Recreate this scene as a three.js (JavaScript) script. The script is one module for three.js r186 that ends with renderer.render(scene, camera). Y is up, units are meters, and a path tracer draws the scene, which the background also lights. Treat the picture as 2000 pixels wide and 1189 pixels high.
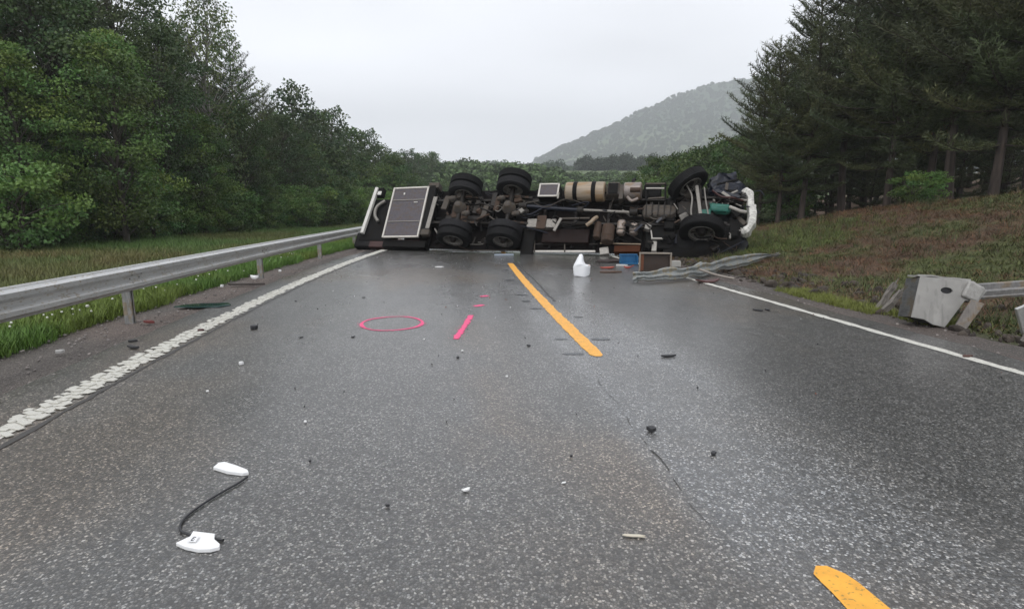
import * as THREE from 'three';
import { RoundedBoxGeometry } from 'three/addons/geometries/RoundedBoxGeometry.js';
import { mergeGeometries } from 'three/addons/utils/BufferGeometryUtils.js';

// ---------------------------------------------------------------- camera, sky, sun, exposure
const scene = new THREE.Scene();
const F = 1100, PW = 2000, PH = 1189, CAM_H = 1.4, PITCH = Math.atan((594.5 - 405) / F);
const camera = new THREE.PerspectiveCamera(2 * Math.atan(PH / 2 / F) * 180 / Math.PI, PW / PH, 0.05, 6000);
camera.position.set(0, CAM_H, 0);
camera.rotation.x = -PITCH;
const renderer = new THREE.WebGLRenderer({ antialias: true });
renderer.toneMapping = THREE.LinearToneMapping;
renderer.toneMappingExposure = 2.3;
renderer.shadowMap.enabled = true;
scene.fog = new THREE.FogExp2(new THREE.Color(0.88, 0.92, 0.93), 0.00066);

let seed0 = 12345;
function RNG(seed) { let a = seed | 0; return () => { a = (a + 0x6d2b79f5) | 0; let t = Math.imul(a ^ (a >>> 15), 1 | a); t = (t + Math.imul(t ^ (t >>> 7), 61 | t)) ^ t; return ((t ^ (t >>> 14)) >>> 0) / 4294967296; }; }
const rnd = RNG(seed0);
const rr = (a, b, r = rnd) => a + (b - a) * r();
function hash2(x, y, s = 0) { let h = Math.imul(x, 374761393) + Math.imul(y, 668265263) + Math.imul(s, 2147483647 ^ 0x5bd1e995); h = Math.imul(h ^ (h >>> 13), 1274126177); return ((h ^ (h >>> 16)) >>> 0) / 4294967296; }
function vnoise(x, y, s = 0, per = 0) {
  const xi = Math.floor(x), yi = Math.floor(y), fx = x - xi, fy = y - yi, u = fx * fx * (3 - 2 * fx), v = fy * fy * (3 - 2 * fy);
  const w = per ? (n) => ((n % per) + per) % per : (n) => n;
  const a = hash2(w(xi), w(yi), s), b = hash2(w(xi + 1), w(yi), s), c = hash2(w(xi), w(yi + 1), s), d = hash2(w(xi + 1), w(yi + 1), s);
  return a + (b - a) * u + (c - a) * v + (a - b - c + d) * u * v;
}
function fbm(x, y, o = 4, s = 0, per = 0) { let t = 0, a = 0.5, n = 0, p = per; for (let i = 0; i < o; i++) { t += a * vnoise(x, y, s + i, p); n += a; x *= 2; y *= 2; p *= 2; a *= 0.5; } return t / n; }
const sstep = (a, b, x) => { const t = Math.min(1, Math.max(0, (x - a) / (b - a))); return t * t * (3 - 2 * t); };
const lerp = (a, b, t) => a + (b - a) * t;

{ // overcast sky: an even cloud deck, a little brighter towards the horizon
  const w = 1024, h = 512, d = new Float32Array(w * h * 4);
  for (let j = 0; j < h; j++) for (let i = 0; i < w; i++) {
    const el = (j / h - 0.5) * Math.PI, az = i / w * 2 * Math.PI, e = Math.max(0.03, Math.sin(el));
    const cx = Math.cos(az) * Math.cos(el) / (e + 0.25), cz = Math.sin(az) * Math.cos(el) / (e + 0.25);
    const n = fbm(cx * 1.1 + 20 + .8 * fbm(cx + 3, cz + 8, 3, 3), cz * 2.1 + 20, 5, 7) - 0.5;
    const m = fbm(cx * 0.5 + 5, cz * 0.5 + 9, 3, 17) - 0.5;
    let b = 0.60 + 0.20 * n + 0.20 * m + 0.26 * Math.exp(-Math.pow((el - 0.04) / 0.24, 2));
    const k = (j * w + i) * 4;
    d[k] = b * 0.965; d[k + 1] = b * 0.985; d[k + 2] = b * 1.05; d[k + 3] = 1;
  }
  const t = new THREE.DataTexture(d, w, h, THREE.RGBAFormat, THREE.FloatType);
  t.mapping = THREE.EquirectangularReflectionMapping; t.magFilter = THREE.LinearFilter; t.minFilter = THREE.LinearFilter; t.needsUpdate = true;
  scene.background = t; scene.environment = t;
}
const sun = new THREE.DirectionalLight(new THREE.Color(1, 0.98, 0.94), 0.55);
sun.position.set(-18, 42, 14); sun.target.position.set(0, 0, -14); scene.add(sun, sun.target);
sun.castShadow = true; sun.shadow.radius = 40; sun.shadow.mapSize.set(2048, 2048);
Object.assign(sun.shadow.camera, { left: -45, right: 45, top: 45, bottom: -45, near: 1, far: 160 });

// ---------------------------------------------------------------- helpers
const cT = Math.cos(PITCH), sT = Math.sin(PITCH);
const ray = (px, py) => { const x = (px - 1000) / F, y = -(py - 594.5) / F; return new THREE.Vector3(x, y * cT - sT, -cT - y * sT); };
const G = (px, py, y0 = 0) => { const r = ray(px, py), t = (y0 - CAM_H) / r.y; return new THREE.Vector3(r.x * t, y0, r.z * t); };
const taken = new Map();
const numbered = (n) => { const k = taken.get(n) ?? 0; taken.set(n, k + 1); return k ? n + '_' + String(k).padStart(3, '0') : n; };
function tag(o, label, category, group) { o.userData.label = label; o.userData.category = category; if (group) o.userData.group = group; return o; }
function mesh(name, geo, mat, parent) { const m = new THREE.Mesh(geo, mat); m.name = parent ? name : numbered(name); m.castShadow = m.receiveShadow = true; (parent ?? scene).add(m); return m; }
function thing(name, label, category, group, pos) { const g = new THREE.Group(); g.name = numbered(name); scene.add(g); tag(g, label, category, group); if (pos) g.position.copy(pos); return g; }
function structure(name, geo, mat) { const m = mesh(name, geo, mat); m.userData.kind = 'structure'; return m; }
const lin = (r, g, b) => new THREE.Color().setRGB(r, g, b);
const std = (c, roughness = 0.7, metalness = 0, o = {}) => new THREE.MeshStandardMaterial({ color: Array.isArray(c) ? lin(...c) : c, roughness, metalness, side: THREE.DoubleSide, ...o });
function tex(w, h, fn, srgb = true, repeat = true) {
  const d = new Uint8Array(w * h * 4);
  for (let j = 0; j < h; j++) for (let i = 0; i < w; i++) { const c = fn(i, j), k = (j * w + i) * 4; for (let q = 0; q < 3; q++) { let v = c[q]; if (srgb) v = v <= 0.0031308 ? v * 12.92 : 1.055 * Math.pow(v, 1 / 2.4) - 0.055; d[k + q] = Math.max(0, Math.min(255, v * 255)); } d[k + 3] = c.length > 3 ? Math.max(0, Math.min(255, c[3] * 255)) : 255; }
  const t = new THREE.DataTexture(d, w, h); t.magFilter = THREE.LinearFilter; t.minFilter = THREE.LinearMipmapLinearFilter; t.generateMipmaps = true;
  if (repeat) t.wrapS = t.wrapT = THREE.RepeatWrapping;
  if (srgb) t.colorSpace = THREE.SRGBColorSpace;
  t.needsUpdate = true; return t;
}
function box(w, h, d, r = 0) { return r ? new RoundedBoxGeometry(w, h, d, 2, Math.min(r, w / 2.2, h / 2.2, d / 2.2)) : new THREE.BoxGeometry(w, h, d); }
const tube = (pts, r, seg = 16, rs = 6, tension = 0.5) => new THREE.TubeGeometry(new THREE.CatmullRomCurve3(pts.map((p) => new THREE.Vector3(...p)), false, 'catmullrom', tension), seg, r, rs, false);
const V = (x, y, z) => new THREE.Vector3(x, y, z);
// crumple: push vertices about with smooth noise
function crumple(geo, amp, freq, s = 0) {
  const p = geo.attributes.position;
  for (let i = 0; i < p.count; i++) { const x = p.getX(i), y = p.getY(i), z = p.getZ(i);
    p.setXYZ(i, x + amp * (vnoise(y * freq + 9, z * freq + x * freq, s) - 0.5) * 2, y + amp * (vnoise(x * freq + 3, z * freq + y * freq * .6, s + 1) - 0.5) * 2, z + amp * (vnoise(x * freq + 5, y * freq + z * freq * .6, s + 2) - 0.5) * 2); }
  geo.computeVertexNormals(); return geo;
}

// ---------------------------------------------------------------- the road's plan, with s = metres ahead of the camera
const Cx = (s) => s < 0 ? 1.51 - 0.145 * s : 1.51 - 0.145 * s + 0.00253 * s * s;
const Lx = (s) => { if (s < 0) return -2.66 - 0.145 * s; const a = -2.66 - 0.184 * s + 0.0053 * s * s, b = Cx(s) - 4.0; return lerp(a, b, sstep(16, 30, s)); };
const Rx = (s) => { const a = 4.95 - 0.125 * s, b = Cx(s) + 3.4; return lerp(a, b, sstep(11, 40, s)); };
const hcrest = (s) => s < 14 ? 1.9 : s < 20 ? lerp(1.9, 1.45, (s - 14) / 6) : s < 25 ? lerp(1.45, 0.7, (s - 20) / 5) : s < 34 ? lerp(.7, .45, (s - 25) / 9) : 0.45;
function H(x, z) {
  const s = -z, far = Math.max(0, s - 95);
  let y = -0.03;
  const dr = x - (Rx(s) + 0.75), dl = (Lx(s) - 1.5) - x;
  if (dr > 0) { y += hcrest(s) * Math.pow(sstep(0.3, 11, dr), 1.25); y += 0.10 * sstep(0.4, 2, dr) * (fbm(x * .9, z * .9, 3, 41) - 0.45) + 0.25 * sstep(2, 6, dr) * (fbm(x * .35, z * .35, 3, 31) - 0.5); { const q = Math.max(0, dr - 14); y += (q * q < 40 ? q * q * .025 : 1 + .16 * (q - 6.32)) * sstep(90, 60, s) * (dr > 60 ? Math.exp(-(dr - 60) / 40) : 1); } }
  if (dl > 0) { y += 0.18 * sstep(0, 4, dl) * (fbm(x * .4 + 30, z * .4, 3, 51) - 0.55) + 0.03 * Math.max(0, dl - 14); if (dl > 60) y -= 0.03 * (dl - 60); }
  if (far > 0 && s > 95) y += Math.min(far * 0.1, 16 + (far - 160) * 0.01) * sstep(0, 30, far) ;
  return y;
}

// ---------------------------------------------------------------- textures
function worley(N, cell, s) { // returns nearest id and distances on a tiling jittered grid
  const n = Math.round(N / cell), px = new Float32Array(n * n), py = new Float32Array(n * n);
  for (let j = 0; j < n; j++) for (let i = 0; i < n; i++) { px[j * n + i] = (i + hash2(i, j, s)) * N / n; py[j * n + i] = (j + hash2(i, j, s + 1)) * N / n; }
  return (x, y) => { const ci = Math.floor(x * n / N), cj = Math.floor(y * n / N); let d1 = 1e9, d2 = 1e9, id = 0;
    for (let b = -1; b <= 1; b++) for (let a = -1; a <= 1; a++) { const ii = (ci + a + n) % n, jj = (cj + b + n) % n, k = jj * n + ii; let dx = px[k] - x, dy = py[k] - y; if (dx > N / 2) dx -= N; if (dx < -N / 2) dx += N; if (dy > N / 2) dy -= N; if (dy < -N / 2) dy += N; const d = dx * dx + dy * dy; if (d < d1) { d2 = d1; d1 = d; id = k; } else if (d < d2) d2 = d; }
    return [id, Math.sqrt(d1), Math.sqrt(d2)]; };
}
const AN = 2048, ATILE = 2.6;
const asphaltHeight = new Float32Array(AN * AN);
const asphaltTex = (() => { const wf = worley(AN, 9, 3);
  return tex(AN, AN, (i, j) => { const [id, d1, d2] = wf(i, j), e = Math.min(1, (d2 - d1) / 3.2), q = hash2(id, 5, 9), q2 = hash2(id, 8, 2);
    const f = fbm(i / 64, j / 64, 3, 23, 32);
    let stone = q < 0.5 ? 0.05 + 0.05 * q2 : q < 0.82 ? 0.095 + 0.10 * q2 : 0.18 + 0.20 * q2;
    const big = q2 > 0.25 ? 1 : 0.35; const m = e * big; stone *= 0.75 + 0.5 * f;
    asphaltHeight[j * AN + i] = m * (0.5 + 0.5 * q);
    const t = hash2(id, 3, 4), b = lerp(0.036, stone, m);
    return [b * (1.0 + 0.06 * t), b * 1.0, b * (0.98 - 0.08 * t)]; }); })();
const asphaltBump = tex(AN, AN, (i, j) => { const v = asphaltHeight[j * AN + i]; return [v, v, v]; }, false);
// gloss of the wet road over its whole plan: smoother worn strips along the joint and in the wheel tracks, rougher between
const ROADW = 14, ROADL = 64;
const roadRough = tex(512, 2048, (i, j) => { const u = (i / 512 - 0.5) * ROADW, s = (j / 2048) * ROADL;
  let r = 0.36 + 0.14 * (fbm(u * 1.1 + 8, s * 0.35, 4, 61) - 0.5) + 0.10 * (fbm(u * 5, s * 2.2, 3, 71) - 0.5);
  const wob = 0.25 * (fbm(s * 0.3, 3, 3, 5) - 0.5);
  r -= 0.2 * Math.exp(-Math.pow((u - 0.32 + wob) / 0.42, 2)) * sstep(0.2, .8, fbm(u * 2.5, s * .6, 3, 77) + .25);       // the smooth seam strip beside the yellow line
  r -= 0.07 * Math.exp(-Math.pow((u + 1.3) / 0.35, 2)) + 0.07 * Math.exp(-Math.pow((u + 3.0) / 0.35, 2));
  r -= 0.17 * sstep(7, 12, s) * sstep(.2, .7, fbm(u * .8 + 3, s * .4, 3, 91));
  return [r, r, r]; }, false);
roadRough.channel = 1;
const gravelTex = (() => { const wf = worley(1024, 11, 13); return tex(1024, 1024, (i, j) => { const [id, d1, d2] = wf(i, j), e = Math.min(1, (d2 - d1) / 4), q = hash2(id, 1, 2), b = lerp(0.035, 0.07 + 0.16 * q * q + 0.05 * fbm(i / 60, j / 60, 3, 3, 17), e); return [b * 1.06, b * 0.98, b * 0.9]; }); })();
const gravelBump = (() => { const wf = worley(1024, 11, 13); return tex(1024, 1024, (i, j) => { const [id, d1, d2] = wf(i, j), e = Math.min(1, (d2 - d1) / 5) * (.4 + .6 * hash2(id, 1, 2)); return [e, e, e]; }, false); })();
const soilTex = tex(1024, 1024, (i, j) => { const f = fbm(i / 16, j / 16, 4, 5, 64), g = fbm(i / 128, j / 128, 3, 15, 8), b = 0.55 + 0.6 * (f - 0.5) + 0.4 * (g - .5) + .5 * (hash2(i, j, 3) - .5) * .6; return [b, b, b]; });
const dirtTex = tex(512, 512, (i, j) => { const f = fbm(i / 48, j / 48, 5, 25, 0), g = vnoise(i / 6, j / 24, 2), b = 0.62 + 0.55 * (f - 0.5) + 0.22 * (g - .5), t = sstep(0.5, 0.68, f); return [b * lerp(1, .82, t), b * lerp(1, .68, t), b * lerp(1, .5, t)]; });
const galvTex = tex(512, 512, (i, j) => { const f = fbm(i / 90, j / 60, 3, 35, 0), sp = fbm(i / 14, j / 9, 3, 36), b = 0.86 + 0.25 * (f - 0.5), t = sstep(0.62, 0.74, sp) * 0.6 + .12; return [b * lerp(1, .62, t), b * lerp(1, .5, t), b * lerp(1, .34, t)]; });
const grimeTex = tex(512, 512, (i, j) => { const f = fbm(i / 40, j / 40, 5, 65, 0), g = fbm(i / 7, j / 26, 3, 66), b = 0.86 + 0.5 * (f - 0.5) - .35 * sstep(.56, .72, g); return [b, b * .97, b * .92]; });
const barkTex = tex(256, 512, (i, j) => { const f = fbm(i / 10, j / 46, 4, 45, 0), b = 0.45 + 1.1 * (f - 0.35); return [b, b, b]; });

// ---------------------------------------------------------------- ground, gravel, road
{ // the ground: one sheet out to the horizon, finely divided near the road
  const ax = (fine, step, from, to, grow) => { const a = []; let x = fine[0]; while (x <= fine[1] + 1e-6) { a.push(x); x += step; } let d = step; x = fine[1]; while (x < to) { d *= grow; x += d; a.push(x); } d = step; x = fine[0]; while (x > from) { d *= grow; x -= d; a.unshift(x); } return a; };
  const xs = ax([-24, 24], 0.3, -1900, 2300, 1.12), ss = ax([-4, 40], 0.3, -250, 2250, 1.1);
  const nx = xs.length, ns = ss.length, pos = new Float32Array(nx * ns * 3), col = new Float32Array(nx * ns * 3), uv = new Float32Array(nx * ns * 2), idx = [];
  for (let j = 0; j < ns; j++) for (let i = 0; i < nx; i++) { const x = xs[i], s = ss[j], k = j * nx + i; 
    const onroad = x > Lx(s) - 1.55 && x < Rx(s) + 0.7;
    pos.set([x, H(x, -s) - (onroad ? 0.05 : 0), -s], k * 3); uv.set([x / 2.2, s / 2.2], k * 2);
    const dr = x - Rx(s), n = fbm(x * .5 + 4, s * .5, 4, 81), n2 = fbm(x * .22 + 14, s * .22, 3, 85); let c;
    if (dr > 0) { const g = sstep(.46, .62, n + .14 * Math.exp(-Math.pow((dr - 4) / 3, 2)) * (s > 13 ? 1 : .4) - .10 * sstep(5, 8, dr)); c = [lerp(.10, .07, g), lerp(.06, .085, g), lerp(.034, .022, g)]; if (dr < 2.2) { const t = 1 - sstep(.8, 2.2, dr + (n - .5) * 1.6); c = [lerp(c[0], .05, t), lerp(c[1], .04, t), lerp(c[2], .031, t)]; } }
    else { const g = sstep(.3, .55, n2); c = [lerp(.09, .06, g), lerp(.10, .11, g), lerp(.028, .02, g)]; }
    if (s > 60) c = [.07, .10, .03];
    col.set(c.map((v) => v * 1.75), k * 3); }
  for (let j = 0; j < ns - 1; j++) for (let i = 0; i < nx - 1; i++) { const a = j * nx + i, b = a + 1, c = a + nx, d = c + 1; idx.push(a, b, c, b, d, c); }
  const g = new THREE.BufferGeometry(); g.setAttribute('position', new THREE.BufferAttribute(pos, 3)); g.setAttribute('color', new THREE.BufferAttribute(col, 3)); g.setAttribute('uv', new THREE.BufferAttribute(uv, 2)); g.setIndex(idx); g.computeVertexNormals();
  structure('ground', g, new THREE.MeshStandardMaterial({ map: soilTex, vertexColors: true, roughness: 0.95, bumpMap: soilTex, bumpScale: 0.03 }));
}
function strip(x0, x1, s0, s1, y, n, ds, uvScale, tint, edge) { // a sheet between two lines of the plan
  const ns = Math.ceil((s1 - s0) / ds), pos = [], col = [], uv = [], uv1 = [], idx = [];
  for (let j = 0; j <= ns; j++) { const s = s0 + (s1 - s0) * j / ns, e = edge ? edge(s) : [0, 0], a = x0(s) + e[0], b = x1(s) + e[1]; for (let i = 0; i <= n; i++) { const x = lerp(a, b, i / n); pos.push(x, typeof y === 'function' ? y(x, s, i / n) : y, -s); uv.push(x / uvScale, s / uvScale); uv1.push((x - Cx(s)) / ROADW + 0.5, s / ROADL); const c = tint ? tint(x, s, i / n) : [1, 1, 1]; col.push(...c); } }
  for (let j = 0; j < ns; j++) for (let i = 0; i < n; i++) { const a = j * (n + 1) + i, b = a + 1, c = a + n + 1, d = c + 1; idx.push(a, b, c, b, d, c); }
  const g = new THREE.BufferGeometry(); g.setAttribute('position', new THREE.Float32BufferAttribute(pos, 3)); g.setAttribute('color', new THREE.Float32BufferAttribute(col, 3)); g.setAttribute('uv', new THREE.Float32BufferAttribute(uv, 2)); g.setAttribute('uv1', new THREE.Float32BufferAttribute(uv1, 2)); g.setIndex(idx); g.computeVertexNormals(); return g;
}
const gravelMat = new THREE.MeshStandardMaterial({ map: gravelTex, vertexColors: true, roughness: 0.75, bumpMap: gravelBump, bumpScale: 0.012 });
const gravelTint = (x, s) => { const n = fbm(x * 1.4, s * 1.4, 4, 101), t = sstep(.4, .65, n); return [lerp(1.5, 1.15, t), lerp(1.28, 1.08, t), lerp(1.18, 1.03, t)]; };
structure('gravel_shoulder_left', strip((s) => Lx(s) - 1.62, (s) => Lx(s) - 0.3, -6, 60, (x, s, t) => -0.012 - 0.03 * (1 - t), 5, 0.35, 1.1, gravelTint, (s) => [0.22 * (fbm(s * 1.1, 2, 3, 111) - .5), 0]), gravelMat);
structure('gravel_shoulder_right', strip((s) => Rx(s) + 0.2, (s) => Rx(s) + 1.05, -6, 60, (x, s, t) => -0.012 + (H(x, -s) + .03 + .012) * sstep(.6, 1, t), 5, 0.35, 1.1, (x, s, t) => gravelTint(x, s).map((v) => v * .7), (s) => [0, 0.5 * (fbm(s * .9, 8, 3, 113) - .5)]), gravelMat);
const roadMat = new THREE.MeshPhysicalMaterial({ map: asphaltTex, vertexColors: true, roughness: 1, roughnessMap: roadRough, bumpMap: asphaltBump, bumpScale: 0.0014, ior: 1.42, clearcoat: .55, clearcoatRoughness: .27 });
structure('road', strip((s) => Lx(s) - 0.55, (s) => Rx(s) + 0.42, -6, 64, 0, 40, 0.2, ATILE, (x, s) => {
  const u = x - Cx(s), n = fbm(x * .8 + 3, s * .5, 4, 121), m = fbm(x * 2.4, s * 1.6, 3, 131);
  let b = 1 + 0.35 * (n - .5) + 0.25 * (m - .5), t = 0.55 * sstep(.54, .72, fbm(x * .7 + 9, s * .35 + 4, 4, 141));           // rusty run-off stains
  t += 0.5 * Math.exp(-Math.pow((u + 1.15) / .28, 2)) * sstep(.45, .7, fbm(x * 2, s * .8, 3, 145)); 
  if (u > .75) b *= lerp(1, .78, sstep(.75, 1.1, u + .3 * (m - .5)));                                                                                            // right lane darkened in its colour for the dark trees it reflects
  const wn = fbm(u * 1.5 + 7, s * .45, 4, 147), worn = sstep(.2, .5, wn) * sstep(-.42, -.28, u + .25 * (m - .5)) * (1 - sstep(.45, .95, u + .5 * (wn - .5) - .02 * s)) * sstep(1.2, 2.4, s);                // the seam strip, tinted paler and slightly bluer
  b *= 1 + .55 * worn; t *= 1 - worn; const bl = .05 * worn;
  return [b * (1 + 0.28 * t - bl * .6), b * (1 + 0.02 * t), b * (1 - 0.22 * t + bl)]; }, (s) => [0.16 * (fbm(s * 1.6, 5, 4, 151) - .5), 0.2 * (fbm(s * 1.6, 9, 4, 153) - .5)]), roadMat);

// painted lines
const whitePaint = std([.66, .65, .60], .5, 0, { map: tex(512, 512, (i, j) => { const f = fbm(i / 20, j / 20, 4, 3), b = .82 + .35 * (f - .5) - .25 * sstep(.62, .72, fbm(i / 6, j / 6, 2, 8)); return [b, b * .99, b * .96]; }) });
const yellowPaint = std([.84, .40, .045], .45, 0, { map: tex(512, 512, (i, j) => { const f = fbm(i / 24, j / 24, 4, 13), w = sstep(.66, .76, fbm(i / 9, j / 6, 4, 18)) * .8, b = .92 + .35 * (f - .5); return [b * lerp(1, .35, w), b * lerp(1, .5, w), b * lerp(1, 1.4, w)]; }) });
{ // profiled edge line on the left: a thin base with raised ribs across it
  const jag = (k, a) => (s) => [a * (vnoise(s * 9, 1, k) - .5), a * (vnoise(s * 9, 4, k) - .5)];
  const w = 0.23, line = structure('edge_line_left', strip((s) => Lx(s) - w / 2 + .05, (s) => Lx(s) + w / 2 - .05, -2, 60, 0.004, 2, .06, .8, null, jag(1, .035)), whitePaint);
  const ribs = [], r = RNG(77);
  for (let s = .6; s < 19; s += 0.066) for (let q = 0; q < 3; q++) { if (r() < .05) continue; const g = box(rr(.05, .085, r), rr(.007, .012, r), rr(.034, .052, r), .003); g.rotateY(rr(-.4, .4, r) - .3); g.translate(Lx(s) - w / 2 + (q + .5) * w / 3 + rr(-.025, .025, r), 0.009, -s + rr(-.03, .03, r)); ribs.push(g); }
  const rib = mesh('raised_ribs', mergeGeometries(ribs), whitePaint, line); rib.userData.kind = 'stuff';
  structure('edge_line_right', strip((s) => Rx(s) - .055, (s) => Rx(s) + .055, -2, 60, 0.004, 2, .06, .8, null, jag(3, .03)), whitePaint);
  const sealMat = std([.028, .026, .024], .5);
  structure('edge_joint_shade', strip((s) => Lx(s) + .145, (s) => Lx(s) + .18, -2, 20, 0.004, 1, .1, .8, null, jag(5, .03)), std([.045, .042, .038], .6));  // flat strip coloured dark for the shadow in the groove beside the line
  for (const [a, b] of [[-1.4, 2.02], [5.2, 14.3], [17.4, 26.4], [29.5, 38.5]]) structure('centre_line', strip((s) => Cx(s) - .075, (s) => Cx(s) + .075, a, b, 0.004, 3, .05, .8, null, (s) => { const k = Math.min(1, Math.min(b - s, s - a) / .07), c = .045 * (1 - Math.sqrt(1 - (1 - k) * (1 - k))) + .02 * sstep(.25, .05, Math.min(b - s, s - a)) * vnoise(s * 16, 3, 8); return [c + .016 * (vnoise(s * 14, 2, 4) - .5), -c * (.9 + .3 * vnoise(s * 20, 7, 4)) + .02 * (vnoise(s * 14, 6, 4) - .5)]; }), yellowPaint);
  const seam = (n, f, s0, s1, w0, seedn) => structure(n, strip((s) => f(s) - w0, (s) => f(s) + w0, s0, s1, 0.004, 1, .04, .8, null, (s) => [w0 * 1.5 * (vnoise(s * 12, 2, seedn) - .4), w0 * 1.5 * (vnoise(s * 12, 6, seedn) - .6)]), sealMat);
  seam('road_seam', (s) => Cx(s) + .2 + .02 * Math.sin(s * 1.3), 8.4, 14.6, .018, 11);
  for (const [a, b, w] of [[2.3, 2.5, .002], [2.62, 2.75, .002], [2.85, 3.1, .005], [3.18, 3.3, .002], [3.4, 3.62, .002], [3.9, 4.1, .002], [4.3, 4.5, .002]]) seam('road_crack', (s) => Cx(s) - .27 + .05 * (s - 3) + .015 * Math.sin(s * 7) + .02 * (vnoise(s * 8, 1, 9) - .5), a, b, w, 17);
}
{ // milled grooves beside the centre line, brim-full of rain: shallow pools
  const water = new THREE.MeshPhysicalMaterial({ color: lin(.07, .075, .08), roughness: .2, ior: 1.33 }), gs = [], r = RNG(5);
  for (let s = 5.3; s < 15; s += .62) for (const side of [-1, 1]) { if (r() < (side > 0 ? .85 : .45) + (s > 10 ? .3 : 0)) continue; const sh = new THREE.Shape(), n = 14, w = rr(.06, .12, r), d = rr(.03, .06, r); for (let i = 0; i < n; i++) { const a = i / n * 6.283, k = rr(.8, 1.15, r), X = Math.cos(a) * w * k, Y = Math.sin(a) * d * k; i ? sh.lineTo(X, Y) : sh.moveTo(X, Y); } const g = new THREE.ShapeGeometry(sh); g.rotateX(-Math.PI / 2); g.translate(Cx(s) + side * rr(.2, .27, r), .004, -s); gs.push(g); }
  const m = mesh('rain_pools', mergeGeometries(gs), water); m.userData.kind = 'structure';
}
{ // police spray paint
  const pink = std([.72, .075, .20], .6), r = RNG(9);
  const ringPts = [], c = G(765, 632), specks = [];
  const blob = (x, z, rad) => { const sh = new THREE.Shape(), n = 9; for (let i = 0; i < n; i++) { const a = i / n * 6.283, k = rad * rr(.6, 1.2, r), X = Math.cos(a) * k, Y = Math.sin(a) * k; i ? sh.lineTo(X, Y) : sh.moveTo(X, Y); } const g = new THREE.ShapeGeometry(sh); g.rotateX(-Math.PI / 2); g.translate(x, .004, z); return g; };
  const N = 90; const pos = [], idx = [];
  for (let i = 0; i <= N; i++) { const a = i / N * 6.283, w = .006 + .012 * vnoise(a * 3 + 1, 2, 6) + .010 * Math.max(0, Math.cos(a - .1)) + .008 * Math.max(0, -Math.cos(a)), wx = .37 + .02 * Math.sin(2 * a), wz = .42; for (const q of [-1, 1]) pos.push(c.x + Math.cos(a) * (wx + q * w), .004, c.z + Math.sin(a) * (wz + q * w) - .02); if (i < N) { const k = i * 2; idx.push(k, k + 1, k + 2, k + 1, k + 3, k + 2); } if (i % 1 === 0) for (let q = 0; q < 5; q++) specks.push(blob(c.x + Math.cos(a) * (wx + rr(-.06, .06, r)), c.z + Math.sin(a) * (wz + rr(-.06, .06, r)) - .02, rr(.002, .006, r))); }
  const g = new THREE.BufferGeometry(); g.setAttribute('position', new THREE.Float32BufferAttribute(pos, 3)); g.setIndex(idx); g.computeVertexNormals(); const sg = mergeGeometries(specks.map((q) => q.toNonIndexed())); sg.deleteAttribute('uv'); const ring = tag(mesh('paint_ring', mergeGeometries([g.toNonIndexed(), sg]), pink), 'pink spray paint ring on the wet road', 'paint marking'); ring.userData.kind = 'structure';
  const dash = (p0, p1, w0, name, label) => { const gs = [], a = G(...p0), b = G(...p1), n = 26; for (let i = 0; i <= n; i++) { const t = i / n; gs.push(blob(lerp(a.x, b.x, t) + rr(-.006, .006, r), lerp(a.z, b.z, t), w0 * rr(.85, 1.1, r))); } for (let i = 0; i < 70; i++) { const t = r(); gs.push(blob(lerp(a.x, b.x, t) + rr(-.09, .09, r), lerp(a.z, b.z, t) + rr(-.06, .06, r), rr(.002, .006, r))); } gs.forEach((q, i) => q.translate(0, i * .00001, 0)); const o = tag(mesh(name, mergeGeometries(gs), pink), label, 'paint marking'); o.userData.kind = 'structure'; };
  dash([891, 661], [920, 617], .045, 'paint_stroke', 'straight pink spray paint stroke beside the yellow line');
  dash([931, 598], [940, 596], .045, 'paint_dot', 'pink spray paint dot just past the stroke');
  dash([944, 579], [949, 578], .05, 'paint_dot', 'pink spray paint dot nearest the overturned truck');
}

// ---------------------------------------------------------------- left guardrail
const galv = std([.60, .61, .61], .38, .6, { map: galvTex });
const galvDull = std([.40, .40, .39], .6, .35, { map: dirtTex });
const WB = [[0, .155], [.022, .15], [.03, .13], [.078, .105], [.082, .06], [.03, .022], [.026, 0], [.03, -.022], [.082, -.06], [.078, -.105], [.03, -.13], [.022, -.15], [0, -.155]];
function beam(path, up = () => V(0, 1, 0), th = .005, squash = () => 1) { // a W-section swept along a path of points; the humps face the path's right-hand side
  const ring = [...WB.map(([a, b]) => [a, b]), ...WB.slice().reverse().map(([a, b]) => [a - th, b * .995])], n = ring.length, pos = [], uv = [], idx = []; let len = 0;
  path.forEach((p, i) => { const q = path[Math.min(path.length - 1, i + 1)], o = path[Math.max(0, i - 1)], t = q.clone().sub(o).normalize(), u = up(i / (path.length - 1)).clone().normalize(), side = t.clone().cross(u).normalize(); u.copy(side.clone().cross(t)); if (i) len += p.distanceTo(path[i - 1]); const k = squash(i / (path.length - 1));
    ring.forEach(([a, b], j) => { const P = p.clone().addScaledVector(side, a).addScaledVector(u, b * k); pos.push(P.x, P.y, P.z); uv.push(len * .8, j / n * 1.2); }); });
  for (let i = 0; i < path.length - 1; i++) for (let j = 0; j < n; j++) { const a = i * n + j, b = i * n + (j + 1) % n, c = a + n, d = b + n; idx.push(a, c, b, b, c, d); }
  for (const e of [0, path.length - 1]) for (let j = 0; j < n / 2 - 1; j++) { const a = e * n + j, b = e * n + j + 1, c = e * n + n - 1 - j, d = e * n + n - 2 - j; idx.push(a, b, c, b, d, c); }
  let g = new THREE.BufferGeometry(); g.setAttribute('position', new THREE.Float32BufferAttribute(pos, 3)); g.setAttribute('uv', new THREE.Float32BufferAttribute(uv, 2)); g.setIndex(idx); g = g.toNonIndexed(); g.computeVertexNormals(); return g;
}
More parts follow.
